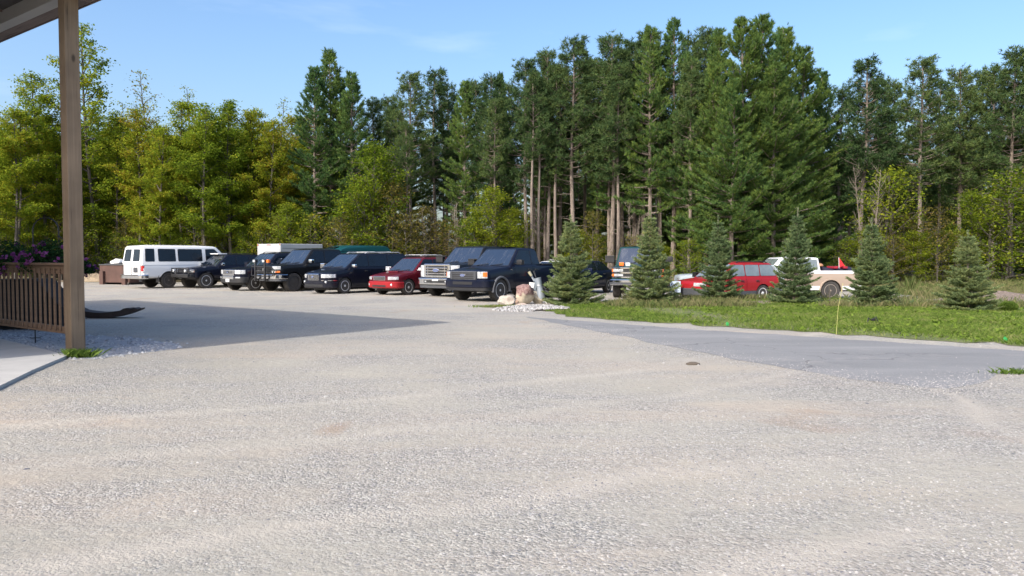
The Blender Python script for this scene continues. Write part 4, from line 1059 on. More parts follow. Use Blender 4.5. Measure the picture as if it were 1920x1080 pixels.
v.light('headlight', .6, .8, .98, .15, M['lamp']); v.strip('front_bumper', v.full(.4), .45, .65, .05, M['chrome'])
# dark car with roof rack
L, W = 4.6, 1.8
v = Car('estate_car', 'dark blue estate car with silver roof rack, mostly hidden behind the minivan tail', L, W, 2.65, .34, 1.08, 1.62, [(-2.3, 1.0), (-2.2, 1.06), (.6, 1.08), (1.7, .95), (2.3, .78)],
    dict(zb=1.05, xfb=.95, xft=.2, xrb=-2.15, xrt=-1.85, wb=.85, wt=.68), clear=.26, mat=P_navy, sides=suv_sides(.7, -2.0, (-.25, -1.1), fr=.46), wheel='alloy5', loc=spot(775, 42.5), rz=FACE)
v.rails(1.62, .1, -1.7, .60, M['alloy'], cross=(-.3, -1.2), raised=.09); v.light('headlight', .5, .68, .82, .3, M['lamp'])
v = Car('saloon_car', 'black saloon car whose roof shows behind the wine red estate', 4.6, 1.8, 2.7, .33, 1.0, 1.57, [(-2.3, .98), (-1.6, 1.0), (.6, 1.0), (1.7, .9), (2.3, .72)],
    dict(zb=.98, xfb=1.0, xft=.2, xrb=-1.6, xrt=-.9, wb=.84, wt=.66), clear=.26, mat=P_black, sides=suv_sides(.74, -1.4, (-.2,), lean_r=.4, fr=.5), wheel='alloy5', loc=spot(822, 41), rz=FACE)
v.light('headlight', .5, .62, .76, .3, M['lamp'])
v = Car('saloon_car', 'white saloon car glimpsed between the blue pickup and first spruce', 4.6, 1.8, 2.7, .33, 1.0, 1.40, [(-2.3, .98), (-2.2, 1.02), (-1.6, 1.02), (.6, 1.0), (1.7, .9), (2.3, .72)],
    dict(zb=.98, xfb=1.0, xft=.3, xrb=-1.3, xrt=-.7, wb=.84, wt=.66), clear=.26, mat=P_white, sides=suv_sides(.74, -1.1, (-.2,), lean_r=.4, fr=.5), wheel='alloy5', loc=spot(1042, 39.5), rz=FACE)
# dark blue saloon, tail to the right
L, W, WB, TR = 4.75, 1.8, 2.72, .33; fo = .95; xr_ = L/2-fo-WB
v = Car('saloon_car', 'dark blue saloon car between the first and second spruces', L, W, WB, TR, 1.0, 1.44,
    [(-L/2, .93), (-L/2+.1, 1.02), (-1.55, 1.03), (.7, .98), (1.7, .88), (2.15, .76), (L/2, .64)],
    dict(zb=.97, xfb=1.15, xft=.25, xrb=-1.75, xrt=-.85, wb=.84, wt=.64), clear=.26, mat=P_blue, fo=fo,
    doors=[(-.2, .85, .36), (-1.0, -.22, .36)], sides=suv_sides(.85, -1.5, (-.18,), lean_r=.5, fr=.55), wheel='multi', tw=.21, loc=origin_from(1137, 548.5, xr_, 1, W, FACE+.12), rz=FACE+.12)
v.light('headlight', .5, .62, .76, .3, M['lamp']); v.light('tail_light', .55, .74, .90, .2, M['redlens'], end=-1); v.mirror(.95, 1.04, P_blue)
v.strip('rear_bumper', v.full(.4, -1), .42, .66, .03, P_blue, rnd=.03)
# old pickup facing the camera with stacked lamps
L, W, WB, TR = 5.4, 2.0, 3.35, .40; fo = .9; xf = L/2-fo; rz3 = -PI/2-.20
v = Car('pickup_truck', 'older dark pickup truck with stacked orange lamps half hidden behind the second spruce', L, W, WB, TR, 1.33, 2.02,
    [(-L/2, 1.26), (-L/2+.05, 1.32), (1.1, 1.33), (1.3, 1.30), (2.3, 1.24), (2.62, 1.20), (2.7, 1.12)],
    dict(zb=1.30, xfb=1.36, xft=.78, xrb=-.5, xrt=-.35, wb=.93, wt=.80), clear=.50, mat=P_green, fo=fo, rx=(.28, .18), px_=(5, 6),
    doors=[(.0, 1.1, .62)], sides=suv_sides(1.08, -.38, (.0,), lean_r=.05, fr=.4), wheel='steel', tw=.30, loc=origin_from(1156, 557.5, xf, -1, W, rz3), rz=rz3, bedcut=(-2.6, -.65, .85), cat='pickup truck', z=0)
v.strip('grille', v.outline(-.94, .94), .80, 1.20, .015, M['black'])
for z_ in (.79, .965, 1.15): v.strip('grille_bar', v.outline(-.96, .96), z_, z_+.055, .04, M['chrome'], rnd=.01)
v.light('headlight', .56, 1.03, 1.14, .10, M['lamp'], off=.03, split=(.93, .0, .0)); v.light('turn_light', .56, .86, .95, .10, M['lamp'], off=.03, split=(.90, .0, .0))
v.strip('front_bumper', v.full(.42), .52, .74, .10, M['chrome'], rnd=.03); v.strip('bumper_pad', v.full(.40), .54, .63, .108, M['greyplastic'])
MB().box(2.30, 2.44, -.72, -.54, 1.255, 1.40, b=.02).build('amber_beacon', M['amber'], v.root); MB().box(2.3, 2.4, -.48, -.30, 1.26, 1.38, b=.01).build('hood_lamp', M['white'], v.root)
v.mirror(1.15, 1.50, M['black'], 1.5)
# --- right-hand lot
L, W, WB, TR = 4.6, 1.86, 2.6, .40; fo = .72; xf = L/2-fo; rz4 = PI-.08
v = Car('jeep', 'silver-blue off-roader showing only its front fender left of the red estate', L, W, WB, TR, 1.14, 1.55,
    [(-L/2, 1.08), (-L/2+.05, 1.12), (.5, 1.14), (.8, 1.15), (2.0, 1.11), (2.25, 1.06), (2.3, .98)],
    dict(zb=1.12, xfb=.75, xft=.25, xrb=-2.1, xrt=-1.95, wb=.84, wt=.74), clear=.5, mat=P_silver, fo=fo, rx=(.22, .2), px_=(5, 6),
    doors=[(-.4, .6, .6)], sides=suv_sides(.5, -1.9, (-.4, -1.1), lean_r=.05, fr=.3), wheel='white', tw=.26, loc=origin_D(1303, 34.8, xf, 1, W, rz4), rz=rz4, z=-.30, archmul=1.2, glass='glass_c', cat='car')
v.light('headlight', .55, .86, .98, .06, M['lamp']); v.strip('front_bumper', v.full(.35), .58, .74, .10, M['black'], rnd=.02); v.mirror(.6, 1.2, M['black'])
L, W, WB, TR = 4.45, 1.74, 2.53, .345; fo = .88; xr_ = L/2-fo-WB; rz5 = PI+.50
v = Car('estate_car', 'bright red estate car with grey lower cladding between third and fourth spruces', L, W, WB, TR, 1.04, 1.60,
    [(-L/2, .96), (-L/2+.08, 1.02), (.6, 1.04), (.9, 1.02), (1.7, .93), (2.1, .85), (2.22, .74)],
    dict(zb=1.01, xfb=1.05, xft=.30, xrb=-2.12, xrt=-1.80, wb=.82, wt=.67), clear=.27, mat=P_red, fo=fo, rx=(.45, .22),
    doors=[(-.25, .80, .46), (-1.1, -.27, .46)], sides=suv_sides(.80, -1.98, (-.24, -1.06), lean_r=.2, fr=.46), wheel='white', tw=.21, loc=origin_D(1427, 32.6, xr_, 1, W, rz5), rz=rz5, glass='glass_c', z=-.24)
v.strip('side_cladding', v.full(4.44-.001, 1)[:]if False else v.outline(.75, xback=(1.0-.45, 1), n=14), .28, .45, .012, M['greyplastic'])
for (a, b_) in ((xr_+TR*1.14, L/2-fo-TR*1.14), (-L/2+.2, xr_-TR*1.14)):
    for sd in (1, -1): MB().box(a, b_, sd*.855, sd*.885, .28, .46, b=.008).build('side_cladding', M['greyplastic'], v.root)
v.light('headlight', .48, .68, .82, .30, M['lamp']); v.light('tail_light', .70, .80, 1.0, .20, M['redlens'], end=-1); v.strip('front_bumper', v.full(.5), .30, .60, .03, M['greyplastic'], rnd=.03); v.strip('rear_bumper', v.full(.4, -1), .34, .62, .03, M['greyplastic'], rnd=.03)
v.rails(1.60, .1, -1.65, .60, M['black']); v.mirror(.80, 1.10, M['black'])
L, W, WB, TR = 5.6, 2.04, 3.3, .435; fo = .92; xr_ = L/2-fo-WB; rz6 = PI+.04
v = Car('pickup_truck', 'two-tone white and champagne pickup truck with white roof and loaded bed', L, W, WB, TR, 1.34, 1.93,
    [(-L/2, 1.30), (-L/2+.05, 1.34), (1.1, 1.32), (1.3, 1.28), (2.3, 1.18), (2.65, 1.12), (2.75, 1.02)],
    dict(zb=1.31, xfb=1.40, xft=.82, xrb=-1.0, xrt=-.92, wb=.93, wt=.80), clear=.44, mat=P_gold, fo=fo, rx=(.35, .14), px_=(4, 6),
    doors=[(.05, 1.15, .56)], sides=[((1.12, .12), (.72, .84), (.12, .84), (.12, .12)), ((-.02, .12), (-.02, .84), (-.82, .84), (-.86, .12))], wheel='steel', tw=.28, loc=origin_D(1556, 35.8, xr_, 1, W, rz6), rz=rz6, bedcut=(-2.68, -1.12, .85), flare=.06, lower='body', cat='pickup truck', archmul=1.12, glass='glass_c', z=-.35)
v.cab.data.materials[0] = P_white
for sd in (1, -1):
    MB().box(-L/2+.15, 1.2, sd*.965, sd*1.003, 1.20, 1.335, b=.006).build('white_band', P_white, v.root)
    for (a, b_) in ((-L/2+.15, xr_-TR*1.13), (xr_+TR*1.13, L/2-fo-TR*1.14)):
        MB().box(a, b_, sd*.99, sd*1.012, .46, .64, b=.006).build('rocker_panel', P_white, v.root)
    MB().box(xr_+TR*1.2, .9, sd*1.0, sd*1.012, .86, .885).build('side_moulding', M['black'], v.root)
for sd in (1, -1): v.strip('tail_light', v.outline(sd*.90, xback=(.13, sd), end=-1, n=6), .84, 1.18, .012, M['redlens'], rnd=.01)
v.strip('rear_bumper', v.full(.18, -1), .50, .66, .10, M['alloy'], rnd=.02); v.light('headlight', .6, .85, 1.0, .12, M['lamp']); v.mirror(1.1, 1.45, M['black'], 1.3)
v.cabpt = v.root
# load in its bed: dark tarpaulin roll, dome lamp, red flag
c_, s_ = math.cos(rz6), math.sin(rz6)
def inbed(x, y, z_): return (v.root.location.x+x*c_-y*s_, v.root.location.y+x*s_+y*c_, v.root.location.z+z_)
rd = random.Random(5); mb = MB(); n = 13
prof = [(0, 0, .12), (.1, .05, .30), (.2, .1, .42), (.35, .12, .50), (.5, .1, .52), (.7, .1, .54), (.85, .05, .52), (1, 0, .50)]
rings = []
for i in range(n):
    x = -1.2-1.42*i/(n-1); h = 1.34+(.02 if i == 0 else .16+.035*math.sin(i*1.3)); w_ = .78
    rings.append([(x, w_*math.cos(a), .95+(h-.95)*math.sin(a)**.35+rd.uniform(-.008, .008)) for a in np.linspace(0.001, PI-.001, 11)]+[(x, -w_, .87), (x, w_, .87)])
m_ = 13
tp_ = MB().add([p for r in rings for p in r], [(i*m_+k, i*m_+(k+1)%m_, (i+1)*m_+(k+1)%m_, (i+1)*m_+k) for i in range(n-1) for k in range(m_)]+[tuple(range(m_-1, -1, -1)), tuple((n-1)*m_+k for k in range(m_))])
o = tp_.build('covered_load', simple('dark_tarpaulin', (.018, .016, .035), .6, var=.4, bmp=.3), None, smooth=60)
o.location = v.root.location; o.rotation_euler = (0, 0, rz6); tag(o, 'dark tarpaulin-covered load filling the bed of the champagne pickup', 'load')
for x in (-1.75, -2.2): MB().box(x-.09, x+.09, -.02, .80, 1.42, 1.53, b=.03).build('red_strap', simple('red_webbing', (.30, .012, .03), .7), o)
fl = thing('safety_flag', 'small red triangular flag on a white stick above the pickup bed', 'flag', inbed(-1.92, .72, 1.44))
MB().tube([(0, 0, 0), (-.02, 0, .50)], .011, 6).build('flag_pole', M['white'], fl)
MB().slab([(-.015, 0, .50), (.27, 0, .10), (-.005, 0, .07)], (0, .006, 0)).build('pennant', simple('red_flag_cloth', (.62, .02, .03), .8), fl)
dm = MB().lathe([(.15, 0), (.16, .03), (.13, .09), (.07, .13), (.01, .14)], 16, 'z').build('dome_lamp', simple('copper_dome', (.55, .27, .14), .35, .3), None, smooth=60)
dm.location = inbed(-1.25, .2, 1.53); tag(dm, 'small copper-coloured dome standing behind the pickup cab', 'lamp')
# ------------------------------------------------------------------ ground and sheets
def struct(o): o['kind'] = 'structure'; return o
def axis(a, b, dense0, dense1, step, far):
    xs = list(np.arange(dense0, dense1+1e-6, step)); v = dense0; s = step
    while v > a: s *= far; v -= s; xs.insert(0, v)
    v = dense1; s = step
    while v < b: s *= far; v += s; xs.append(v)
    return xs
gx_ = axis(-420, 420, -34, 44, 1.0, 1.5); gy_ = axis(-60, 900, -2, 62, 1.0, 1.5)
mb = MB(); nx = len(gx_)
mb.add([(x, y, gz(x, y)) for y in gy_ for x in gx_], [(j*nx+i, j*nx+i+1, (j+1)*nx+i+1, (j+1)*nx+i) for j in range(len(gy_)-1) for i in range(nx-1)])
struct(link('gravel_lot', mb.mesh('gravel_lot', M['gravel'], True, fix=False)))
def jitter(poly, amp, step, seed, keep=()):
    rd = random.Random(seed); out = []
    for i in range(len(poly)):
        a, b = Vector(poly[i]), Vector(poly[(i+1) % len(poly)]); n = max(1, int((b-a).length/step)); t = (b-a).normalized(); q = Vector((t.y, -t.x))
        for k in range(n):
            p = a.lerp(b, k/n); j = 0 if (k == 0 or i in keep) else rd.gauss(0, amp)
            out.append(p+q*j)
    return out
def sheet(name, poly, dz, mat, step=1.0):
    bm = bmesh.new(); bm.faces.new([bm.verts.new((p[0], p[1], 0)) for p in poly])
    xs = [p[0] for p in poly]; ys = [p[1] for p in poly]
    for ax, lo, hi in ((0, min(xs), max(xs)), (1, min(ys), max(ys))):
        v = math.floor(lo)+step
        while v < hi:
            co = [0, 0, 0]; co[ax] = v; no = [0, 0, 0]; no[ax] = 1
            bmesh.ops.bisect_plane(bm, geom=bm.verts[:]+bm.edges[:]+bm.faces[:], plane_co=co, plane_no=no); v += step
    bmesh.ops.triangulate(bm, faces=[f for f in bm.faces if len(f.verts) > 4])
    for v in bm.verts: v.co.z = gz(v.co.x, v.co.y)+dz
    bmesh.ops.recalc_face_normals(bm, faces=bm.faces[:])
    if sum(f.normal.z for f in bm.faces) < 0: bmesh.ops.reverse_faces(bm, faces=bm.faces[:])
    me = bpy.data.meshes.new(name); bm.to_mesh(me); bm.free(); me.materials.append(mat)
    return link(name, me)
A = at
road_up = [A(985, 594), A(1040, 598), A(1150, 607), A(1300, 618), A(1560, 634), A(1750, 647), A(1930, 659), A(2300, 690)]
road_lo = [A(2300, 715), A(1950, 697), A(1868, 702), A(1835, 720), A(1780, 729), A(1720, 727), A(1600, 712), A(1480, 692), A(1350, 668), A(1240, 647), A(1140, 625), A(1060, 610)]
road_poly = jitter(road_up+road_lo, .05, .35, 1)
struct(sheet('road', road_poly, .004, M['asphalt'], 2.0))
lawn_up = [A(1032, 582), A(1060, 594), A(1140, 600), A(1300, 610), A(1560, 626), A(1740, 638.5), A(1930, 651), A(2350, 690)]
lawn = lawn_up+[(34, 22), (46, 33), (52, 60), (20, 56), (20, 34.5), (14, 30.6), (8, 29.3), (4.5, 29.4), (2.6, 28.2), (1.6, 26)]
lawn_poly = jitter(lawn, .14, .3, 2)
struct(sheet('verge', lawn_poly, .008, M['soil'], 1.0))
ff = [(-60, 52), (-30, 50.5), (-20, 50), (-8, 49), (6, 48), (20, 50), (34, 57), (60, 60), (90, 70), (120, 300), (-120, 300), (-90, 60)]
struct(sheet('forest_floor', jitter(ff, .3, 1.2, 3), .012, M['floor'], 12.0))
# ------------------------------------------------------------------ point-in-polygon and scatters
def inside(poly, X, Y):
    P = np.array([(p[0], p[1]) for p in poly]); x1, y1 = P[:, 0], P[:, 1]; x2, y2 = np.roll(x1, -1), np.roll(y1, -1)
    r = np.zeros(len(X), bool)
    for a, b, c, d in zip(x1, y1, x2, y2):
        m = ((b > Y) != (d > Y)); r ^= m & (X < (c-a)*(Y-b)/(d-b+1e-12)+a)
    return r
GZ = np.vectorize(gz)
def patchn(X, Y, s, seed):            # cheap smooth noise for patchiness
    r = np.random.RandomState(seed); v = np.zeros(len(X))
    for k in range(6):
        a = r.uniform(0, 2*PI); f = s*r.uniform(.5, 1.8); v += np.sin((X*math.cos(a)+Y*math.sin(a))*f+r.uniform(0, 6))
    return v/3.0
def blades(name, X, Y, R, h, w, mat, lean=.5, z0=None):
    n = len(X); Z = (GZ(X, Y) if z0 is None else z0)+.004
    a = R.uniform(0, 2*PI, n); hh = h*R.uniform(.5, 1.4, n); ln = R.normal(size=(n, 2))*(lean*hh)[:, None]
    dx, dy = np.cos(a)*w/2, np.sin(a)*w/2
    V = np.stack([np.stack([X-dx, Y-dy, Z], 1), np.stack([X+dx, Y+dy, Z], 1), np.stack([X+ln[:, 0]*.4+dx*.7, Y+ln[:, 1]*.4+dy*.7, Z+hh*.6], 1), np.stack([X+ln[:, 0], Y+ln[:, 1], Z+hh], 1)], 1).reshape(-1, 3)
    return link(name, np_mesh(name, V, np.arange(4*n).reshape(n, 4), mat))
R = np.random.RandomState(7)
n = 560000; Y = 12.6+R.rand(n)*17; X = 1+R.rand(n)*22
k = inside(lawn_poly, X, Y) & (np.abs(X/Y) < .72); X, Y = X[k], Y[k]
den = np.clip(.55+.6*patchn(X, Y, 1.3, 3)-np.clip((Y-25.3+.1*(X-8))/2.2, 0, .75)*(patchn(X, Y, .8, 9) > -.5), .06, 1)
k = R.rand(len(X)) < den; X, Y = X[k], Y[k]
o = blades('lawn_grass', X, Y, R, .062, .012, M['grass'], .6); tag(o, 'short green grass along the road edge', 'grass', kind='stuff')
n = 90000; Y = 24.5+R.rand(n)*12; X = 3+R.rand(n)*30
k = inside(lawn_poly, X, Y) & (patchn(X, Y, .9, 5) > .0) & (np.abs(X/Y) < .72) & ((X < 11) | (Y < 25.2) | (Y > 29) | (R.rand(n) < .15)); X, Y = X[k], Y[k]
o = blades('rough_grass', X, Y, R, .20, .014, M['drygrass'], .35); tag(o, 'rough taller grass behind the spruces', 'grass', kind='stuff')
n = 90000; Y = 34+R.rand(n)*24; X = 14+R.rand(n)*32
k = inside(lawn_poly, X, Y) & (np.abs(X/Y) < .75) & (X > 19); X, Y = X[k], Y[k]
o = blades('meadow_grass', X, Y, R, .28, .03, M['drygrass'], .4); tag(o, 'dry meadow grass in front of the wood on the right', 'grass', kind='stuff')
# broad-leaved weeds in the lawn
C = []; rr = np.random.RandomState(17)
for q in range(900):
    y = 13.5+rr.rand()*12.5; x = 2+rr.rand()*17
    if rr.rand() > .35+.65*(x/18): continue
    if not inside(lawn_poly, np.array([x]), np.array([y]))[0]: continue
    m = rr.randint(6, 13); C.append(np.column_stack([x+rr.normal(size=m)*.09, y+rr.normal(size=m)*.09, .03+gz(x, y)+rr.rand(m)*.07]))
o = link('lawn_weeds', leaf_mesh('lawn_weeds', np.concatenate(C), rr, .055, M['weed'], .35, .8)); tag(o, 'pale broad-leaved weeds scattered in the grass', 'weeds', kind='stuff')
# ---- loose stones
def stones(name, X, Y, R, s0, s1, mats, zoff=0.0, flat=.55):
    n = len(X); base = np.array([(1, 0, 0), (.3, .9, 0), (-.8, .6, 0), (-.8, -.6, 0), (.35, -.9, 0), (.1, .05, .9)])
    F0 = np.array([(0, 1, 5), (1, 2, 5), (2, 3, 5), (3, 4, 5), (4, 0, 5)])
    s = (s0+(s1-s0)*R.rand(n)**2.2); a = R.rand(n)*2*PI
    V = np.repeat(base[None], n, 0)*(1+R.normal(size=(n, 6, 3))*.18)
    V[:, :5, 2] = R.uniform(-.25, .12, (n, 5)); V[:, :, 2] *= flat*R.uniform(.6, 1.3, n)[:, None]
    x = V[:, :, 0]*np.cos(a)[:, None]-V[:, :, 1]*.75*np.sin(a)[:, None]; y = V[:, :, 0]*np.sin(a)[:, None]+V[:, :, 1]*.75*np.cos(a)[:, None]
    V = np.stack([x*s[:, None]+X[:, None], y*s[:, None]+Y[:, None], V[:, :, 2]*s[:, None]+GZ(X, Y)[:, None]+zoff], 2).reshape(-1, 3)
    F = (F0[None]+6*np.arange(n)[:, None, None]).reshape(-1, 3)
    return link(name, np_mesh(name, V, F, mats))
def mat_stone(name, stops):
    m, nt, b = newmat(name); geo = N(nt, 'ShaderNodeNewGeometry')
    nt.links.new(ramp(nt, stops, geo.outputs['Random Per Island']).outputs[0], b.inputs['Base Color']); b.inputs['Roughness'].default_value = .85
    return m
M['stones'] = mat_stone('loose_stones', [(0, (.12,.12,.14)), (.2, (.22,.215,.215)), (.5, (.33,.315,.295)), (.85, (.40,.38,.355)), (1, (.47,.45,.43))])
M['pebbles'] = mat_stone('blue_grey_pebbles', [(0, (.17,.175,.19)), (.4, (.29,.295,.305)), (.8, (.40,.40,.405)), (1, (.52,.52,.52))])
M['whitestone'] = mat_stone('white_rubble', [(0, (.07,.065,.06)), (.3, (.26,.25,.235)), (.65, (.40,.385,.37)), (1, (.60,.59,.57))])
R = np.random.RandomState(23)
n = 110000; D_ = 3.3*np.exp(R.rand(n)*math.log(15/3.3)); X = (R.rand(n)*2-1)*.70*D_
slab_poly = [A(127, 671), A(60, 700), A(0, 730), A(-300, 872), A(-420, 600), A(0, 639)]
den = np.clip(.30+.62*patchn(X, D_, .9, 31)+.35*patchn(X, D_, 3.1, 33), .035, 1)
k = (R.rand(n) < den) & ~inside(slab_poly, X, D_) & ~inside(road_poly, X, D_); X, D_ = X[k], D_[k]
o = stones('loose_gravel', X, D_, R, .004, .014, M['stones']); tag(o, 'loose grey gravel stones strewn over the lot', 'gravel', kind='stuff')
n = 6000; q = R.randint(1, len(road_lo)-1, n); f_ = R.rand(n)[:, None]; E_ = np.array([(p[0], p[1]) for p in road_lo]); PP = E_[q]*(1-f_)+E_[np.minimum(q+1, len(E_)-1)]*f_+R.normal(size=(n, 2))*np.array([.35, .32]); k = np.abs(PP[:, 0]/PP[:, 1]) < .7
o = stones('spilled_gravel', PP[k, 0], PP[k, 1], R, .006, .016, M['stones'], .004); tag(o, 'loose gravel spilled over the asphalt edge', 'gravel', kind='stuff')
n = 260; D_ = 4+R.rand(n)*11; X = (R.rand(n)*2-1)*.66*D_; k = ~inside(slab_poly, X, D_)
o = stones('larger_gravel', X[k], D_[k], R, .014, .03, M['stones']); tag(o, 'scattered larger stones lying on the gravel', 'gravel', kind='stuff')
peb = [A(-420, 590), A(0, 618), A(130, 632), A(165, 628), A(300, 636), A(340, 650), A(262, 661), A(180, 674), A(140, 671), A(127, 671), A(0, 639), A(-420, 600)]
peb = [A(-500, 586), A(-100, 606), A(0, 614), A(160, 630), A(260, 634), A(335, 646), A(330, 655), A(262, 662), A(180, 674), A(127, 672), A(0, 640), A(-500, 604)]
struct(sheet('pebble_bed', jitter(peb, .08, .4, 8), .004, simple('pebble_bed_ground', (.30, .31, .33), .9, var=.3, scale=30), 2.0))
xs = [p[0] for p in peb]; ys = [p[1] for p in peb]; n = 26000
X = min(xs)+R.rand(n)*(max(xs)-min(xs)); Y = min(ys)+R.rand(n)*(max(ys)-min(ys)); k = inside(peb, X+R.normal(size=n)*.12, Y+R.normal(size=n)*.12) & ~inside(slab_poly, X, Y) & (X > -14)
o = stones('pebbles', X[k], Y[k], R, .025, .055, M['pebbles'], 0.0, .7); tag(o, 'bluish grey pebbles bedded beside the porch', 'pebbles', kind='stuff')
n = 7000; X = R.normal(size=n)*.7; Y = R.normal(size=n)*.5; k = (X**2/1.5+Y**2/1.1) < 1; X, Y = X[k]*.95, Y[k]*(1-.25*(X[k] > .3))
cx, cy = A(1003, 580); X += cx-.1+ (Y)*.25; Y += cy
o = stones('white_rubble', X, Y, R, .025, .055, M['whitestone'], .10*np.clip(1-((X-cx)/1.2)**2-((Y-cy)/.95)**2, 0, 1)[:, None], 1.0); tag(o, 'white crushed stone heaped round the boulders', 'gravel', kind='stuff')
# concrete slab with a real edge
sl = MB().prism([(p[0], p[1]) for p in slab_poly][::-1], -.05, .045).build('concrete_slab', M['conc']); struct(sl)
# mulch heaps on the right
def heap(name, cx, cy, rx, ry, h, mat, seed):
    rd = random.Random(seed); mb = MB(); n, m = 30, 12; V = [(cx, cy, gz(cx, cy)+h)]
    for j in range(1, m+1):
        for i in range(n):
            a = 2*PI*i/n; r = j/m; z = h*(math.cos(r*PI)/2+.5)*(1+rd.uniform(-.12, .12)); x, y = cx+rx*r*math.cos(a)*(1+.12*math.sin(3*a+seed)), cy+ry*r*math.sin(a)
            V.append((x, y, gz(x, y)+z-.012*(j == m)))
    F = [(0, 1+i, 1+(i+1)%n) for i in range(n)]+[(1+(j-1)*n+i, 1+j*n+i, 1+j*n+(i+1)%n, 1+(j-1)*n+(i+1)%n) for j in range(1, m) for i in range(n)]
    return mb.add(V, F).build(name, mat, smooth=60)
mulch = simple('mulch', (.19, .15, .125), .95, var=.5, scale=22, bmp=.9)
x, y = A(1900, 571); struct(heap('mulch_mound', x, y+1.2, 2.6, .9, .30, mulch, 3))
x, y = A(1720, 566); struct(heap('mulch_strip', x, y+.7, 2.6, .8, .06, mulch, 5))
x, y = A(1420, 572); struct(heap('mulch_strip', x-.3, y+.4, 2.4, .5, .05, mulch, 6))
xd, yd = A(165, 529); struct(heap('dirt_mound', xd-.6, yd+1.5, 2.2, 1.2, .55, simple('bare_dirt', (.34, .27, .19), .95, var=.3, scale=9, bmp=.6), 4))

# ------------------------------------------------------------------ porch and railing
d1 = Vector((-.79, .61, 0)).normalized(); d2 = Vector((.61, .79, 0)).normalized()
px_, py_ = A(142, 660); P0 = Vector((px_, py_, 0)); RZ = math.atan2(d1.y, d1.x)      # local x runs along the beam, y = -d2 side
def loc_of(t, p): return P0+d1*t+d2*p
porch = thing('porch', 'wooden porch roof on a square weathered post at the left edge', 'porch', tuple(P0), RZ)
# local frame: +x = d1, +y = rotate(d1, 90) = (-.61,-.79) = -d2
hw = .115
post = MB().box(-hw, hw, -hw, hw, -.05, 5.88, b=.012).build('post', M['wood'], porch)
MB().box(-.86, 16, -.10, .12, 5.88, 6.115, b=.008).build('header_beam', M['soffit'], porch)
MB().box(-.86, 16, -.33, -.101, 5.878, 5.91).build('soffit_board', M['beam'], porch)
MB().box(-.88, 16, -.36, -.332, 5.865, 6.18, b=.004).build('fascia', M['beam'], porch)
MB().box(-.86, 16, .122, 8.0, 6.116, 6.16).build('ceiling', M['ceiling'], porch)
MB().slab([(-.9, -.38, 6.183), (16, -.38, 6.183), (16, 8.2, 7.3), (-.9, 8.2, 7.3)], (0, 0, .10)).build('roof', M['shingle'], porch)
for i in range(1, 14):
    MB().box(i*1.2-.02, i*1.2+.02, .122, .30, 6.08, 6.1155).build('lookout', M['beam'], porch)
for t_ in (5.2, 10.4, 15.6):
    MB().box(t_-hw, t_+hw, -hw, hw, -.05, 5.879, b=.012).build('post', M['wood'], porch)
wall = MB().box(-.3, 16, 8.0, 8.2, 0, 6.2).build('house_wall', M['siding'], porch)
rail = thing('porch_railing', 'brown wooden railing with square balusters left of the porch post', 'railing', tuple(P0), RZ)
MB().box(hw+.002, 5.05, -.10, .10, 1.46, 1.50, b=.008).build('handrail', M['rail'], rail)
MB().box(hw+.003, 5.05, -.04, .035, 1.31, 1.459, b=.005).build('top_rail', M['rail'], rail)
MB().box(hw+.003, 5.05, -.04, .035, .29, .41, b=.005).build('bottom_rail', M['rail'], rail)
bal = MB().box(-.03, .03, .036, .062, .335, 1.40, b=.006).mesh('baluster', M['rail'])
for i in range(24): link('baluster', bal, rail, (hw+.13+.198*i, 0, 0))
# grass tuft at the foot of the post
R = np.random.RandomState(3); n = 520; cx, cy = A(150, 670); X = cx+R.normal(size=n)*.11; Y = cy+R.normal(size=n)*.06
o = blades('grass_tuft', X, Y, R, .11, .008, M['grass'], .7); tag(o, 'green grass tuft at the foot of the porch post', 'grass')
cx, cy = A(940, 576)
n = 900; X = cx+R.normal(size=n)*.42; Y = cy-.02+R.normal(size=n)*.13; o = blades('grass_tuft', X, Y, R, .07, .014, M['grass'], .7); tag(o, 'low grass patch left of the boulders', 'grass')
cx, cy = A(1902, 701); n = 150; X = cx+R.normal(size=n)*.16; Y = cy+R.normal(size=n)*.05; o = blades('grass_tuft', X, Y, R, .07, .014, M['grass'], .7); tag(o, 'small grass tuft at the near road edge on the far right', 'grass')
# shepherd hooks with petunia baskets
flower = mat_leaf('petunia_petals', [(.12, .03, .13), (.22, .06, .21), (.34, .14, .30)], .3, 5)
fol = mat_leaf('petunia_leaves', [(.02, .05, .02), (.04, .09, .03), (.07, .13, .04)], .3, 5)
def basket(pxx, pyy, D, s, label, seed):
    R = np.random.RandomState(seed); x, z = atD(pxx, D), zD(pyy, D)
    o = thing('hanging_basket', label, 'hanging basket', (x, D, z), 0, 'petunia baskets by the railing')
    bk = MB().lathe([(.05*s, -.30*s), (.16*s, -.22*s), (.21*s, -.05*s), (.22*s, -.02*s)], 16, 'z').build('pot', M['black'], o, smooth=50)
    n = int(3600*s); u = R.normal(size=(n, 3)); u /= np.linalg.norm(u, axis=1)[:, None]; r = R.rand(n)**.4
    C = u*r[:, None]*np.array([.46, .46, .26])*s; C[:, 2] -= .18*s*(np.hypot(C[:, 0], C[:, 1])/(.46*s))**2*1.2
    link('foliage', leaf_mesh('foliage', C, R, .026, fol, .6, .8), o)
    n = int(30*s); u = R.normal(size=(n, 3)); u[:, 1] -= .5; u /= np.linalg.norm(u, axis=1)[:, None]
    C = u*np.array([.47, .47, .28])*s; C[:, 2] -= .10*s
    C = np.repeat(C, 9, 0)+R.normal(size=(n*9, 3))*.022
    link('blossoms', leaf_mesh('blossoms', C, R, .030, flower, .85, .9), o)
    return o
D0 = 14.6
basket(96, 478, D0, 1.15, 'purple petunia basket hanging just left of the porch post', 1)
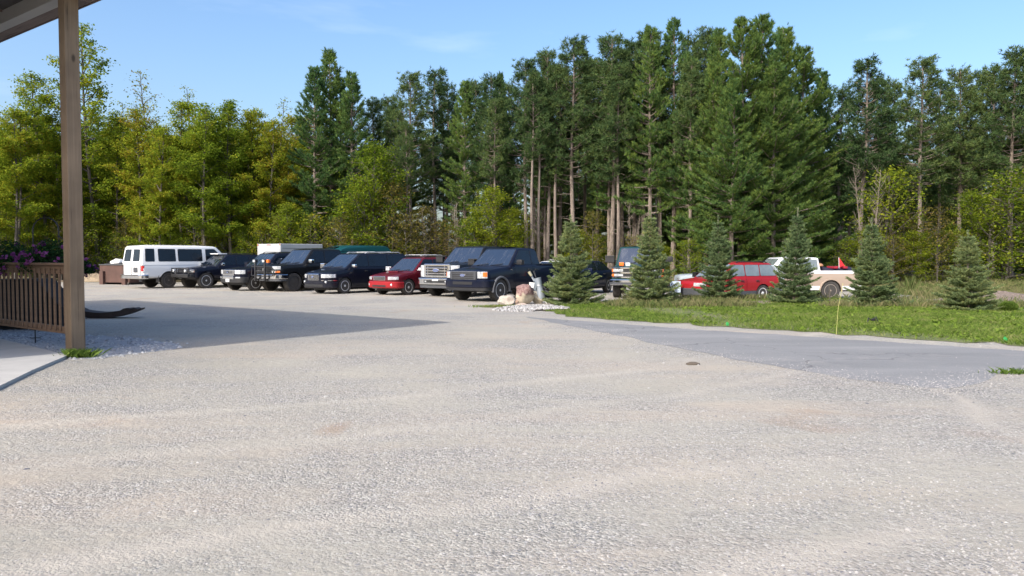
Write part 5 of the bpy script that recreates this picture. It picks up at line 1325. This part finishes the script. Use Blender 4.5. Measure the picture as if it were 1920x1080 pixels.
basket(18, 478, D0+.6, 1.1, 'purple petunia basket at the left picture edge above the railing', 2)
basket(150, 497, D0+1.6, .6, 'low purple petunia basket peeping out right behind the post', 4)
def hook(pxb, pyt, D, label, dr=1):
    x = atD(pxb, D); z = zD(pyt, D); o = thing('shepherd_hook', label, 'plant hook', (x, D, 0), 0, 'black iron plant hooks')
    r = .24
    pts = [(0, 0, 0), (0, 0, z-r)]+[(dr*(r-r*math.cos(a)), 0, z-r+r*math.sin(a)) for a in np.linspace(.2, PI, 10)]+[(dr*2*r, 0, z-r-.10), (dr*(2*r+.04), 0, z-r-.13)]
    MB().tube(pts, .011, 6).build('rod', M['black'], o, smooth=60)
    MB().tube([(-.10, 0, .10), (.10, 0, .10)], .008, 5).tube([(dr*2*r, 0, z-r-.10), (dr*2*r, 0, z-r-.42)], .004, 4).build('foot_bar', M['black'], o)
hook(63, 408, 14.6, 'black arched iron hook holding the basket left of the post')
# black tarpaulin-dark lean shape behind the railing (a barbecue-like dark cover)
x0, D1 = atD(60, 17.6), 17.6
mb = MB(); mb.add([(x, y, z) for y in (-.35, .35) for x, z in ((-1.35, .02), (.80, .02), (.82, .50), (.34, 1.06), (.26, 1.12), (-1.3, 1.10))], [(0, 1, 2, 3, 4, 5), (11, 10, 9, 8, 7, 6), (0, 6, 7, 1), (1, 7, 8, 2), (2, 8, 9, 3), (3, 9, 10, 4), (4, 10, 11, 5), (5, 11, 6, 0)])
o = mb.build('covered_stack', simple('black_tarp', (.012, .012, .013), .95, scale=3)); o.location = (x0, D1, 0); tag(o, 'black covered stack with sloping right side behind the railing', 'cover')
# curved dark hanging-bench seat lying beyond the post
cx, cy = A(196, 596); mb = MB(); n = 24
def sag(t): return .22*(abs(t)**2.2)
V = []
for i in range(n+1):
    t = -1+2*i/n; x = t*1.02; top = .15+.17*abs(t)**1.6+(.035 if .56 < abs(t) < .74 else 0); bot = .01+.30*max(0, abs(t)-.18)**1.5
    if abs(t) > .84: top = bot+.035+.02*(1-abs(t))
    w_ = .24*(1-.55*abs(t)**2)
    V += [(x, -w_, bot), (x, w_, bot), (x, w_, top), (x, -w_, top)]
mb.add(V, [(i*4+k, i*4+(k+1)%4, (i+1)*4+(k+1)%4, (i+1)*4+k) for i in range(n) for k in range(4)]+[(0, 1, 2, 3), tuple(n*4+k for k in (3, 2, 1, 0))])
o = mb.build('curved_trough', simple('rusty_dark_metal', (.045, .03, .025), .7, .2, .4, 5), smooth=35); o.location = (cx, cy, 0); tag(o, 'dark curved trough lying on the gravel right of the post', 'trough')

# ------------------------------------------------------------------ dumpster, sculpture, boulders, sign, small things
bx, by = A(188, 533)
dp = thing('dumpster', 'rusty brown dumpster with an open top left of the white van', 'dumpster', (bx, by, 0), -.42)
rust = simple('rusty_brown_steel', (.085, .045, .036), .75, .1, .25, 2)
mb = MB(); L_, W_ = 2.4, 1.6
prof = [(0, .12), (L_, .12), (L_+.15, 1.12), (-.02, 1.12)]
for (o_, i_) in (((0, .05), None),):
    mb.slab([(x, 0, z) for x, z in prof], (0, .05, 0)); mb.slab([(x, W_, z) for x, z in prof], (0, .05, 0))
    mb.box(0, L_, .05, W_, .12, .17); mb.slab([(-.0, .05, .17), (.0, W_, .17), (-.02, W_, 1.12), (-.02, .05, 1.12)], (.04, 0, 0)); mb.slab([(L_, .05, .17), (L_, W_, .17), (L_+.15, W_, 1.12), (L_+.15, .05, 1.12)], (-.04, 0, 0))
mb.build('bin', rust, dp)
rm = MB(); 
for a in ((-.05, L_+.2, -.04, .055), (-.05, L_+.2, W_-.005, W_+.09)): rm.box(a[0], a[1], a[2], a[3], 1.121, 1.18, b=.01)
rm.box(-.05, .04, .056, W_-.006, 1.121, 1.18).box(L_+.10, L_+.2, .056, W_-.006, 1.121, 1.18); rm.build('rim', M['greyplastic'], dp)
for x in (.12, L_-.45): MB().box(x, x+.30, -.16, -.002, 0, .78, b=.01).build('fork_pocket', rust, dp)
for x in (.1, L_-.3):
    MB().box(x, x+.18, .2, W_-.2, 0, .119).build('skid', M['black'], dp)
MB().slab([(.35, -.0, 1.185), (L_-.1, -.0, 1.185), (L_-.2, W_, 1.50), (.4, W_, 1.50)], (0, 0, .03)).build('lid', M['black'], dp)
def rock(name, label, px, py, sx, sy, sz, cols, seed, cut=.0, sub=3, rz=0, sink=.06):
    bm = bmesh.new(); bmesh.ops.create_icosphere(bm, subdivisions=sub+1, radius=1)
    r = random.Random(seed); pl = [(Vector((r.gauss(0, 1), r.gauss(0, 1), r.gauss(0, 1))).normalized(), r.uniform(.62, .9)) for _ in range(11)]
    from mathutils import noise as mn
    for v in bm.verts:
        for q, d in pl:
            k = v.co.dot(q)-d
            if k > 0: v.co -= q*k*.92
        p = v.co*1.7+Vector((seed*3.1, 0, 0)); v.co *= 1+.14*mn.noise(p)+.06*mn.noise(p*3.3)+.03*mn.noise(p*8)
        v.co = Vector((v.co.x*sx, v.co.y*sy, v.co.z*sz))
    zmin = min(v.co.z for v in bm.verts)
    m, nt, b = newmat(name+'_stone'); P = coords(nt)
    c = ramp(nt, [(.3, cols[0]), (.5, cols[1]), (.7, cols[2])], noise(nt, P, 3.5, 7, .65)).outputs[0]
    if len(cols) > 3:
        sx_ = N(nt, 'ShaderNodeSeparateXYZ'); nt.links.new(P, sx_.inputs[0])
        f = mp(nt, 'ADD', mp(nt, 'MULTIPLY', sx_.outputs[2], 1.6), mp(nt, 'MULTIPLY', noise(nt, P, 4, 4), .8)); c = mixc(nt, ramp(nt, [(.28, 0), (.42, 1)], f).outputs[0], c, ramp(nt, [(.4, cols[3]), (.62, cols[4])], noise(nt, P, 14, 6, .7)).outputs[0])
    nt.links.new(c, b.inputs['Base Color']); b.inputs['Roughness'].default_value = .9; bump(nt, b, noise(nt, P, 16, 6, .7), .8, .03)
    me = bpy.data.meshes.new(name); bm.to_mesh(me); bm.free(); me.materials.append(m); shade(me, 28)
    x, y = A(px, py); o = link(name, me, None, (x, y, gz(x, y)-zmin-sink), (0, 0, rz)); return tag(o, label, 'boulder')
rock('boulder', 'pale craggy boulder at the left end of the rock group by the blue pickup', 951, 573, .32, .27, .21, [(.30,.25,.20), (.48,.43,.37), (.20,.15,.12)], 3)
rock('boulder', 'small reddish tan stone squeezed between pale boulder and tall boulder', 966, 571.5, .15, .13, .12, [(.36,.22,.16), (.44,.30,.22), (.28,.18,.13)], 9)
rock('boulder', 'tall boulder with purplish red face in the middle of the rocks', 984, 570, .37, .28, .41, [(.42,.35,.26), (.50,.43,.33), (.36,.28,.21), (.15,.075,.07), (.32,.22,.195)], 5)
rock('boulder', 'flat pinkish stone lying in front of the tall boulder', 977, 574.5, .27, .18, .08, [(.40,.31,.25), (.48,.39,.33), (.36,.26,.22)], 7)
rock('boulder', 'rounded grey-tan boulder right of the tall red-faced boulder', 1007, 569, .24, .2, .25, [(.30,.27,.21), (.38,.34,.27), (.26,.23,.18)], 12)
# grey metal figure welded from ducts and pipes
gx0, gy0 = A(1021, 569); sc_ = gy0/FPX
def S(px, py, dy=0): return ((px-1021)*sc_, dy, (569-py)*sc_*1.0)
galv = simple('galvanised_grey_paint', (.30, .34, .385), .5, .35, .12, 4)
fg = thing('metal_sculpture', 'pale grey figure made of duct pipes leaning beside the boulders', 'sculpture', (gx0, gy0, 0))
MB().tube([S(1014.5, 560), S(1013, 551), S(1011, 536), S(1007.5, 521)], [.155, .15, .10, .125], 16).build('body_duct', galv, fg, smooth=40)
MB().tube([S(1010, 535.5), S(1010, 533.5)], .108, 16).build('belt', M['alloy'], fg, smooth=40)
MB().tube([S(1002, 527), S(998, 520), S(996, 514)], .035, 10).build('neck_pipe', galv, fg, smooth=40)
MB().tube([S(996.5, 517, -.03), S(991.5, 509, -.03)], [.05, .055], 12).build('head_cap', simple('brass_cap', (.45, .42, .30), .45, .4), fg, smooth=40)
MB().tube([S(1005, 520.5), S(1000, 509)], .012, 8).tube([S(1005, 520.5, .1), S(1002, 508, .1)], .012, 8).tube([S(1000, 509), S(1002, 508, .1)], .012, 8).build('raised_fork', M['greyplastic'], fg, smooth=40)
MB().slab([S(992, 529, -.12), S(1002, 530, -.12), S(1000, 540, -.12), S(992, 537.5, -.12)], (.03, .10, 0)).build('front_box', M['white'], fg)
MB().slab([S(1002, 528, -.11), S(1008, 532, -.08), S(1004, 546, -.08), S(999, 541, -.11)], (.02, .14, 0)).build('side_box', galv, fg)
MB().tube([S(1014, 535), S(1024, 542)], .02, 8).tube([S(1021, 544), S(1029, 548.5)], .024, 8).build('arm_pipe', M['greyplastic'], fg, smooth=40)
MB().tube([S(1014, 556, -.02), S(1020, 560, -.1), S(1025, 569, -.1)], .024, 8).build('leg_pipe', M['alloy'], fg, smooth=40)
MB().tube([S(1016, 556, .06), S(1024, 560, .02), S(1031, 569.3, .0)], .024, 8).build('leg_pipe', M['alloy'], fg, smooth=40)
MB().tube([S(1013, 557), S(1013, 569.5)], .05, 10).build('stand_pipe', galv, fg, smooth=40)
# sign
sxn, syn = A(1266, 557); sg = thing('yard_sign', 'small white and pale blue yard sign with dark lettering beside the second spruce', 'sign', (sxn, syn, gz(sxn, syn)), -.06)
k_ = syn/FPX; wS, hS = 19.5*k_, 21*k_; zS = (557-546.5)*k_
MB().box(-wS/2, wS/2, -.012, .012, zS, zS+hS, b=.003).build('board', simple('pale_sign_board', (.56, .66, .78), .45, var=.03), sg)
for xx in (-wS/2-.008, wS/2+.008): MB().tube([(xx, .0, -.05), (xx, .0, zS+hS+.01)], .008, 6).build('stake', M['black'], sg)
ink = simple('dark_blue_ink', (.01, .025, .10), .5)
for txt, sz, xx, zz, bold in (('Northern', .062, .035, zS+hS*.70, 1),):
    t = text_mesh('lettering', txt, sz, ink, sg, .001, True); t.location = (xx, -.0135, zz); t.rotation_euler = (PI/2, 0, 0)
MB().box(wS*.10, wS*.42, -.0145, -.0125, zS+hS*.56, zS+hS*.61).build('small_print', ink, sg)
for zz in (.34, .30, .17, .12): MB().box(-wS*.36, wS*(.2 if zz in (.34, .30) else .38), -.0145, -.0125, zS+hS*zz-.004, zS+hS*zz+.005).build('small_print', ink, sg)
MB().slab([(-wS*.42, -.0125, zS+hS*.66), (-wS*.30, -.0125, zS+hS*.66), (-wS*.27, -.0125, zS+hS*.86), (-wS*.36, -.0125, zS+hS*.80)], (0, -.002, 0)).build('emblem', ink, sg)
# yellow driveway marker, sapling stake, juniper, plume, scraps
x, y = A(1568, 628); o = MB().tube([(0, 0, 0), (.03, 0, .55), (.12, 0, 1.06)], .0045, 6).build('marker_rod', simple('yellow_fibre_rod', (.42, .41, .14), .5)); o.location = (x, y, gz(x, y)); tag(o, 'thin yellow driveway marker rod leaning by the road edge', 'marker rod')
x, y = A(1555, 572); st = thing('bare_sapling', 'short dark bare sapling stem in front of the pickup rear wheel', 'sapling', (x, y, gz(x, y)))
MB().tube([(0, 0, -.02), (.01, 0, .3), (-.01, 0, .62)], [.03, .025, .018], 7).tube([(0, 0, .3), (.09, 0, .45)], [.012, .006], 5).tube([(0, 0, .22), (-.10, .02, .36)], [.012, .006], 5).build('stem', M['bark_g'], st, smooth=60)
R = np.random.RandomState(4); C = R.normal(size=(90, 3))*np.array([.09, .05, .06])+np.array([.0, 0, .10]); link('leaves', leaf_mesh('leaves', C, R, .03, M['weed'], .5, .8), st)
x, y = A(1891, 585); R = np.random.RandomState(5); n = 1500; u = R.normal(size=(n, 3)); u /= np.linalg.norm(u, axis=1)[:, None]; C = u*(R.rand(n)**.4)[:, None]*np.array([.24, .2, .15])+np.array([0, 0, .14])
o = thing('shrub', 'small round bright green shrub on the mulch at right', 'shrub', (x, y, gz(x, y))); link('foliage', tuft_mesh('foliage', C, u+np.array([0, 0, .6]), R, .05, .012, 4, M['grass'], .4), o)
MB().tube([(0, 0, -.02), (0, 0, .14)], .02, 6).build('stem', M['bark_g'], o)
x, y = A(1752, 535); R = np.random.RandomState(6)
x, y = A(1708, 539); n = 160; o = blades('grass_plume', x+R.normal(size=n)*.10, y+R.normal(size=n)*.1, R, .75, .02, M['drygrass'], .14); tag(o, 'tall pale dry grass plume in the meadow', 'grass')
bg = simple('bright_green_plastic', (.03, .26, .06), .4)
for (px, py, lb) in ((1364, 613, 'bright green plastic tag in the grass left of the yellow rod'), (1886, 643, 'bright green plastic tag in the grass at far right')):
    x, y = A(px, py); o = MB().slab([(-.03, 0, .01), (.035, .01, .01), (.04, .02, .06), (.0, .03, .10), (-.035, .02, .06)], (0, .012, 0)).tube([(0, 0, 0), (0, .01, .06)], .008, 5).build('plastic_tag', bg); o.location = (x, y, gz(x, y)+.02); tag(o, lb, 'plastic tag')
x, y = A(1636, 607); o = MB().tube([(-.12, 0, .02), (-.1, 0, .13), (0, .05, .07), (.08, 0, .16), (.13, 0, .03)], .016, 6).box(-.02, .07, -.02, .03, .06, .12, b=.01).build('sprinkler', M['black']); o.location = (x, y, gz(x, y)+.01); tag(o, 'small dark sprinkler lying in the lawn', 'sprinkler')
for (px, py, s, lb) in ((1299, 684, .10, 'small dark clod on the gravel near the road edge'), (920, 750, .05, 'tiny dark stone on the gravel in mid lot'), (1614, 640, .05, 'dark chip on the asphalt')):
    pass
x, y = A(1299, 684); o = MB().lathe([(.09, 0), (.085, .02), (.04, .04)], 9, 'z').build('clod', simple('dark_clod', (.09, .075, .06), .95)); o.location = (x, y, .003); o.scale = (1.2, .6, 1); tag(o, 'small dark clod on the gravel near the road edge', 'clod')
# rubbish bags in the dumpster
R_ = random.Random(2); bm = bmesh.new(); bmesh.ops.create_icosphere(bm, subdivisions=3, radius=.42)
from mathutils import noise as mn
for v in bm.verts: v.co *= 1+.18*mn.noise(v.co*5); v.co.z *= .62
me = bpy.data.meshes.new('rubbish_bag'); bm.to_mesh(me); bm.free(); me.materials.append(simple('white_bin_liner', (.74, .74, .74), .45, bmp=.3)); shade(me, 60)
q = dp.matrix_basis if False else Matrix.Translation(dp.location) @ Matrix.Rotation(-.42, 4, 'Z'); p = q @ Vector((.95, .45, 1.24)); o = link('rubbish_bag', me, None, p); tag(o, 'white rubbish bag bulging from the brown dumpster', 'rubbish bag')

# ------------------------------------------------------------------ trees
random.seed(99)
LM = [(-90, 'beyond the left picture edge'), (30, 'above the railing and flower baskets'), (100, 'left of the porch post'), (190, 'right of the porch post'), (255, 'over the brown dumpster and van tail'), (330, 'over the white van'), (400, 'over the front of the white van'), (455, 'over the off-roader'), (510, 'over the box trailer'), (560, 'right of the box trailer'), (620, 'over the teal high-roof van'), (690, 'over the minivan'), (750, 'over the tail of the minivan'), (800, 'over the wine red estate'), (850, 'over the chrome-grille truck'), (905, 'between the two big pickups'), (960, 'over the dark blue pickup cab'), (1015, 'over the metal sculpture'), (1065, 'behind the first spruce'), (1120, 'over the dark blue saloon'), (1165, 'over the old pickup with orange lamps'), (1220, 'behind the second spruce'), (1270, 'over the white yard sign'), (1310, 'over the silver fender'), (1350, 'behind the third spruce'), (1410, 'over the red estate at right'), (1445, 'over the white cab roof'), (1488, 'behind the fourth spruce'), (1545, 'over the champagne pickup bed'), (1590, 'over the champagne pickup tail lamp'), (1640, 'behind the fifth spruce'), (1700, 'over the dry grass plume'), (1750, 'left of the last spruce'), (1815, 'behind the last spruce'), (1870, 'over the mulch mound'), (1930, 'at the right picture edge'), (2050, 'beyond the right picture edge')]
used = {}
def where(px): return min(LM, key=lambda a: abs(a[0]-px))[1]
def put(key, vi, px, D, pytop, wid, name, desc, cat, group, z=None, rz=None):
    x = atD(px, D); H = zD(pytop, D)-gz(x, D)
    lb = desc+' '+where(px)
    base = lb; k = 0
    alts = [', farther left', ', farther right', ', standing deeper in', ', shorter one', ', slimmer one', ', set closest']
    while lb in used and k < len(alts): lb = base+alts[k]; k += 1
    used[lb] = 1
    return plant(key, vi, x, D, H, wid, rz, name, lb, cat, group)
G1, G2, G3 = 'maples along the left of the lot', 'pines behind the lots', 'young broadleaf trees under the pines'
# left maple wood, front rank
for px, D, top, w, vi in ((-75, 50, 205, 1.15, 0), (-20, 52, 180, 1.1, 2), (35, 50, 195, 1.1, 1), (88, 53, 128, 1.1, 3), (135, 53.5, 215, 1.1, 4), (225, 53.5, 205, 1.1, 0), (262, 52.5, 195, 1.0, 3), (300, 50.5, 225, 1.05, 2), (345, 52, 175, 1.1, 1), (388, 51, 190, 1.1, 4), (432, 51.5, 182, 1.05, 0), (470, 53, 200, 1.1, 3), (505, 52, 215, 1.0, 2), (538, 53, 300, .95, 1)):
    put('maple', vi, px, D, top, w, 'maple_tree', 'leafy yellow-green maple', 'maple tree', G1)
put('maple_tall', 0, 182, 53.5, 30, 1.0, 'maple_tree', 'tallest airy maple rising high', 'maple tree', G1, rz=1.0)
for px, D, top, vi in ((300, 55, 122, 0), (428, 54, 150, 1), (510, 55, 178, 0), (60, 55, 150, 1), (365, 56, 160, 0), (240, 57, 150, 1), (475, 57, 170, 1)):
    put('thin', vi, px, D, top, 1.0, 'maple_tree', 'thin open-crowned young maple', 'maple tree', G1)
for i in range(44):
    px = -100+i*16+random.uniform(-6, 6); D = random.uniform(57, 74); put('maple', i, px, D, random.uniform(190, 260)+(D-57)*1.2, 1.1, 'maple_tree', 'deeper maple in the dense wood', 'maple tree', G1)
for i in range(18):
    px = -60+i*35+random.uniform(-8, 8); D = random.uniform(50.5, 52.5)+(1.5 if 130 < px < 330 else 0); k_ = ('sapling', 'rust', 'sapling', 'lime')[i % 4]
    put(k_, i, px, D, random.uniform(385, 445), 1.1, 'maple_sapling', {'sapling': 'young green maple sapling', 'rust': 'young rust-tinted maple sapling', 'lime': 'young lime-green maple sapling'}[k_], 'sapling', G3)
# white pine trio
for px, D, top, w, vi in ((592, 53, 128, .95, 0), (622, 54.5, 97, 1.0, 1), (662, 53.5, 138, .95, 0), (640, 56, 150, 1.0, 3)):
    put('wp', vi, px, D, top, w, 'white_pine', 'soft-needled white pine', 'pine tree', G2)
# red pines and the rest of the pine wood
RP = [(700, 58, 190, 1.0, 1), (728, 61, 185, 1.0, 0), (770, 54, 140, 1.0, 1), (742, 57, 195, .9, 2), (815, 57, 135, 1.0, 0), (838, 60, 160, 1, 3), (895, 58, 150, 1.1, 4), (925, 53, 142, 1.0, 3), (955, 59, 160, 1, 0), (985, 52, 115, 1.0, 1), (1000, 55, 150, .9, 2), (1028, 52.5, 98, .9, 1), (1050, 56, 125, 1, 0), (1073, 51.5, 76, 1.05, 1), (1098, 57, 110, 1, 2), (1120, 55, 110, 1, 4), (1148, 51, 70, 1.1, 1), (1165, 56, 90, 1, 2), (1190, 54, 80, 1, 1), (1205, 52, 62, 1.0, 3), (1300, 55, 75, 1, 0), (1325, 53, 62, 1.0, 1)]
RP += [(998, 50.5, 140, .9, 5), (1011, 51, 150, .9, 6), (1042, 51.5, 130, .9, 5), (1157, 50.2, 120, .9, 6), (1293, 49, 120, .9, 5), (928, 51.5, 185, .9, 6), (1236, 51, 90, .9, 5), (765, 52, 230, .7, 6), (1332, 50.5, 140, .9, 6)]
for px, D, top, w, vi in RP: put('rp', vi, px, D, top, w, 'red_pine', 'straight red pine with bare trunk', 'pine tree', G2)
for px, D, top, w, vi in ((872, 53.5, 155, .85, 0), (938, 56, 140, .6, 1), (1022, 54.5, 108, .6, 3), (1142, 52, 118, .85, 3), (1217, 50, 52, .85, 1), (1262, 50.5, 40, .95, 3), (1292, 49.5, 110, .8, 0), (1345, 51, 60, .9, 0), (1388, 48, 36, 1.0, 2), (1425, 50, 32, 1.0, 4), (1462, 52, 52, 1.0, 4), (1500, 54, 90, 1.0, 2), (1535, 57, 135, .9, 4), (1372, 46.5, 150, 1.1, 4), (1448, 47.5, 120, 1.05, 2), (1335, 48.5, 120, .95, 4)):
    put('wp', vi, px, D, top, w, 'white_pine', 'feathery white pine', 'pine tree', G2)
for px, D, top, w, vi in ((1572, 60, 165, 1, 4), (1612, 55, 113, 1.1, 3), (1640, 60, 150, 1, 1), (1672, 62, 155, 1, 0), (1722, 56, 112, 1.1, 1), (1757, 61, 150, 1, 2), (1798, 57, 130, 1.05, 3), (1835, 60, 140, 1, 0), (1862, 58, 128, 1, 4), (1893, 55, 98, 1.15, 1), (1930, 57, 110, 1.1, 3), (1985, 55, 120, 1.1, 1), (2050, 56, 110, 1.1, 3)):
    put('rp', vi, px, D, top, w, 'red_pine', 'dark-crowned red pine', 'pine tree', G2)
# deeper ranks, seen only as dark crowns and stems
LD = 'dark pine deep in the wood behind the front ranks'
for i in range(92):
    px = 575+i*16.2+random.uniform(-7, 7); D = random.uniform(62, 84)
    if px < 1010 and i % 2: continue
    x = atD(px, D); top = random.uniform(225, 290)-(50 if 1100 < px < 1500 else 0)+(D-62)*1.5
    kk = 'rp' if i % 3 else 'wp'
    plant(kk, i, x, D, zD(top, D), 1.1, None, 'red_pine' if kk == 'rp' else 'white_pine', LD, 'pine tree', 'dark pines deep in the wood', z=0)
for i in range(46):                       # bushy dark young pines that close the wood at eye level
    px = 560+i*31+random.uniform(-10, 10); D = random.uniform(66, 80); x = atD(px, D); hh = random.uniform(7.5, 11)*(.62 if px < 1000 else 1)
    plant('wp', (2, 4)[i % 2], x, D, hh, 1.25, None, 'white_pine', 'bushy young pine in the dark interior of the wood', 'pine tree', 'young pines in the wood interior', z=0)
for i in range(34):
    px = -120+i*21+random.uniform(-8, 8); D = random.uniform(70, 82); x = atD(px, D)
    plant('sapling', i, x, D, random.uniform(7, 9), 1.5, None, 'maple_sapling', 'undergrowth sapling deep in the maple wood', 'sapling', 'undergrowth deep in the maple wood', z=0)
# yellow and lime undergrowth in front
for px, D, top, w, k_, vi in ((700, 50.5, 262, 1.0, 'lime', 0), (672, 50, 330, 1.0, 'lime', 1), (735, 50.5, 340, 1.1, 'rust', 0), (765, 50, 395, 1.1, 'rust', 1), (795, 51, 385, 1.1, 'rust', 0), (650, 49.5, 400, 1.2, 'rust', 1), (585, 50, 400, 1.3, 'sapling', 0), (555, 50, 380, 1.3, 'lime', 1), (835, 51, 410, 1.1, 'rust', 1), (880, 50, 395, 1.2, 'lime', 1), (925, 49.5, 345, 1.1, 'lime', 0), (955, 50, 390, 1.0, 'lime', 1), (905, 50, 420, 1.2, 'rust', 0), (1110, 48.5, 395, 1.0, 'rust', 0), (1085, 49, 430, 1.2, 'lime', 1), (1185, 47, 440, 1.3, 'rust', 1), (1245, 47, 455, 1.4, 'lime', 1), (1305, 46, 450, 1.3, 'sapling', 1), (1640, 50, 318, 1.0, 'sapling', 1), (1620, 49, 420, 1.2, 'lime', 1), (1690, 50, 400, 1.1, 'rust', 0), (1712, 49, 430, 1.2, 'lime', 0), (1745, 49.5, 385, 1.0, 'rust', 1), (1665, 48, 440, 1.3, 'rust', 1), (1822, 52, 352, .9, 'lime', 0), (1852, 51, 395, 1.0, 'sapling', 0), (1785, 50, 430, 1.3, 'sapling', 1), (1880, 52, 340, 1.2, 'sapling', 0), (1910, 51, 320, 1.3, 'sapling', 1), (1590, 50, 450, 1.3, 'sapling', 0)):
    put(k_, vi, px, D, top, w, 'maple_sapling', {'lime': 'bright lime-green young tree', 'rust': 'orange-tinted young tree', 'sapling': 'loose green young tree'}[k_], 'young tree', G3)
for i in range(20):
    px = 600+i*66+random.uniform(-15, 15)
    if 1330 < px < 1540: continue
    D = random.uniform(51, 58); x = atD(px, D); kk = ('rust', 'sapling', 'lime')[i % 3]
    put(kk, i, px, D, random.uniform(425, 465), 1.2, 'maple_sapling', 'low understorey sapling', 'young tree', G3)
bare = gen_bare(5)
for (px, D, s, lb) in ((1628, 49, 1.15, 'leafless grey sapling clump behind the fifth spruce'), (800, 50.5, .75, 'leafless brown sapling clump over the wine red estate'), (1000, 52, .8, 'leafless sapling clump between bare pine trunks'), (855, 51, .8, 'leafless sapling clump behind the big chrome-grille truck'), (1190, 50, .8, 'leafless sapling clump behind the old pickup')):
    x = atD(px, D); o = thing('bare_sapling', lb, 'bare sapling', (x, D, gz(x, D)), px*.7); o.scale = (s, s, s); link('stems', bare, o)
# the six young spruces
for i, (px, base, top, hw_, lb) in enumerate(((1070, 573, 404, 49, 'first spruce from the left, beside the metal sculpture'), (1222, 574, 394, 52, 'blue-green spruce hiding the front of the old pickup'), (1349, 570, 406, 45, 'slim spruce in front of the red estate bonnet'), (1488, 574, 393, 45, 'spruce with tall leader between red estate and champagne pickup'), (1638, 578, 410, 48, 'spruce at the tail lamp of the champagne pickup'), (1815, 585, 432, 50, 'rightmost spruce with a gap below its blue-green top'))):
    x, y = A(px, base-3); H = (base-3-top)*y/FPX; w = hw_*y/FPX/H/(.95/3.0)*1.16
    o = plant('sp', (5, 1, 2, 3, 0, 5)[i], x, y, H, w, i*1.3+.4, 'spruce_tree', lb, 'spruce', 'young spruces along the drive'); o.rotation_euler[0] = (.03, -.02, .035, -.03, .02, -.035)[i]; o.rotation_euler[1] = (-.02, .03, .02, -.02, -.035, .02)[i]

# ------------------------------------------------------------------ light
EL, SD = math.radians(38), Vector((-.62, -.785, 0)).normalized()
sun = bpy.data.lights.new('sun', 'SUN'); sun.energy = 2.15; sun.angle = math.radians(.7); sun.color = (1, .94, .86)
so = bpy.data.objects.new('sun', sun); COL.objects.link(so)
dirv = Vector((SD.x*math.cos(EL), SD.y*math.cos(EL), math.sin(EL))); so.rotation_euler = dirv.to_track_quat('Z', 'Y').to_euler()
w = bpy.data.worlds.new('World'); scn.world = w; w.use_nodes = True; nt = w.node_tree
bgn = nt.nodes['Background']; sky = N(nt, 'ShaderNodeTexSky'); sky.sky_type = 'NISHITA'; sky.sun_disc = False
sky.sun_elevation = EL; sky.sun_rotation = math.atan2(SD.x, SD.y); sky.air_density = 1.0; sky.dust_density = 4.5; sky.ozone_density = 1.6; sky.altitude = 200
tc = N(nt, 'ShaderNodeTexCoord'); mpn = N(nt, 'ShaderNodeMapping'); mpn.inputs['Scale'].default_value = (1.6, 1.6, 7.5); mpn.inputs['Location'].default_value = (3.1, 1.3, .4); nt.links.new(tc.outputs['Generated'], mpn.inputs[0])
f1 = noise(nt, mpn.outputs[0], 1.6, 5, .5, .3)
cl = ramp(nt, [(.61, 0), (.98, .26)], f1).outputs[0]
hs = N(nt, 'ShaderNodeHueSaturation'); hs.inputs['Saturation'].default_value = 1.18; nt.links.new(sky.outputs[0], hs.inputs['Color'])
hv = mixc(nt, 1.0, hs.outputs[0], (.97, .985, 1.0), 'MULTIPLY')
c = mixc(nt, cl, hv, (6.4, 6.5, 7.0))
nt.links.new(c, bgn.inputs[0]); bgn.inputs[1].default_value = .135
scn.view_settings.view_transform = 'Standard'; scn.view_settings.look = 'None'; scn.view_settings.exposure = 1.08; scn.view_settings.gamma = 1
scn.cycles.max_bounces = 6; scn.cycles.diffuse_bounces = 3; scn.cycles.transparent_max_bounces = 4
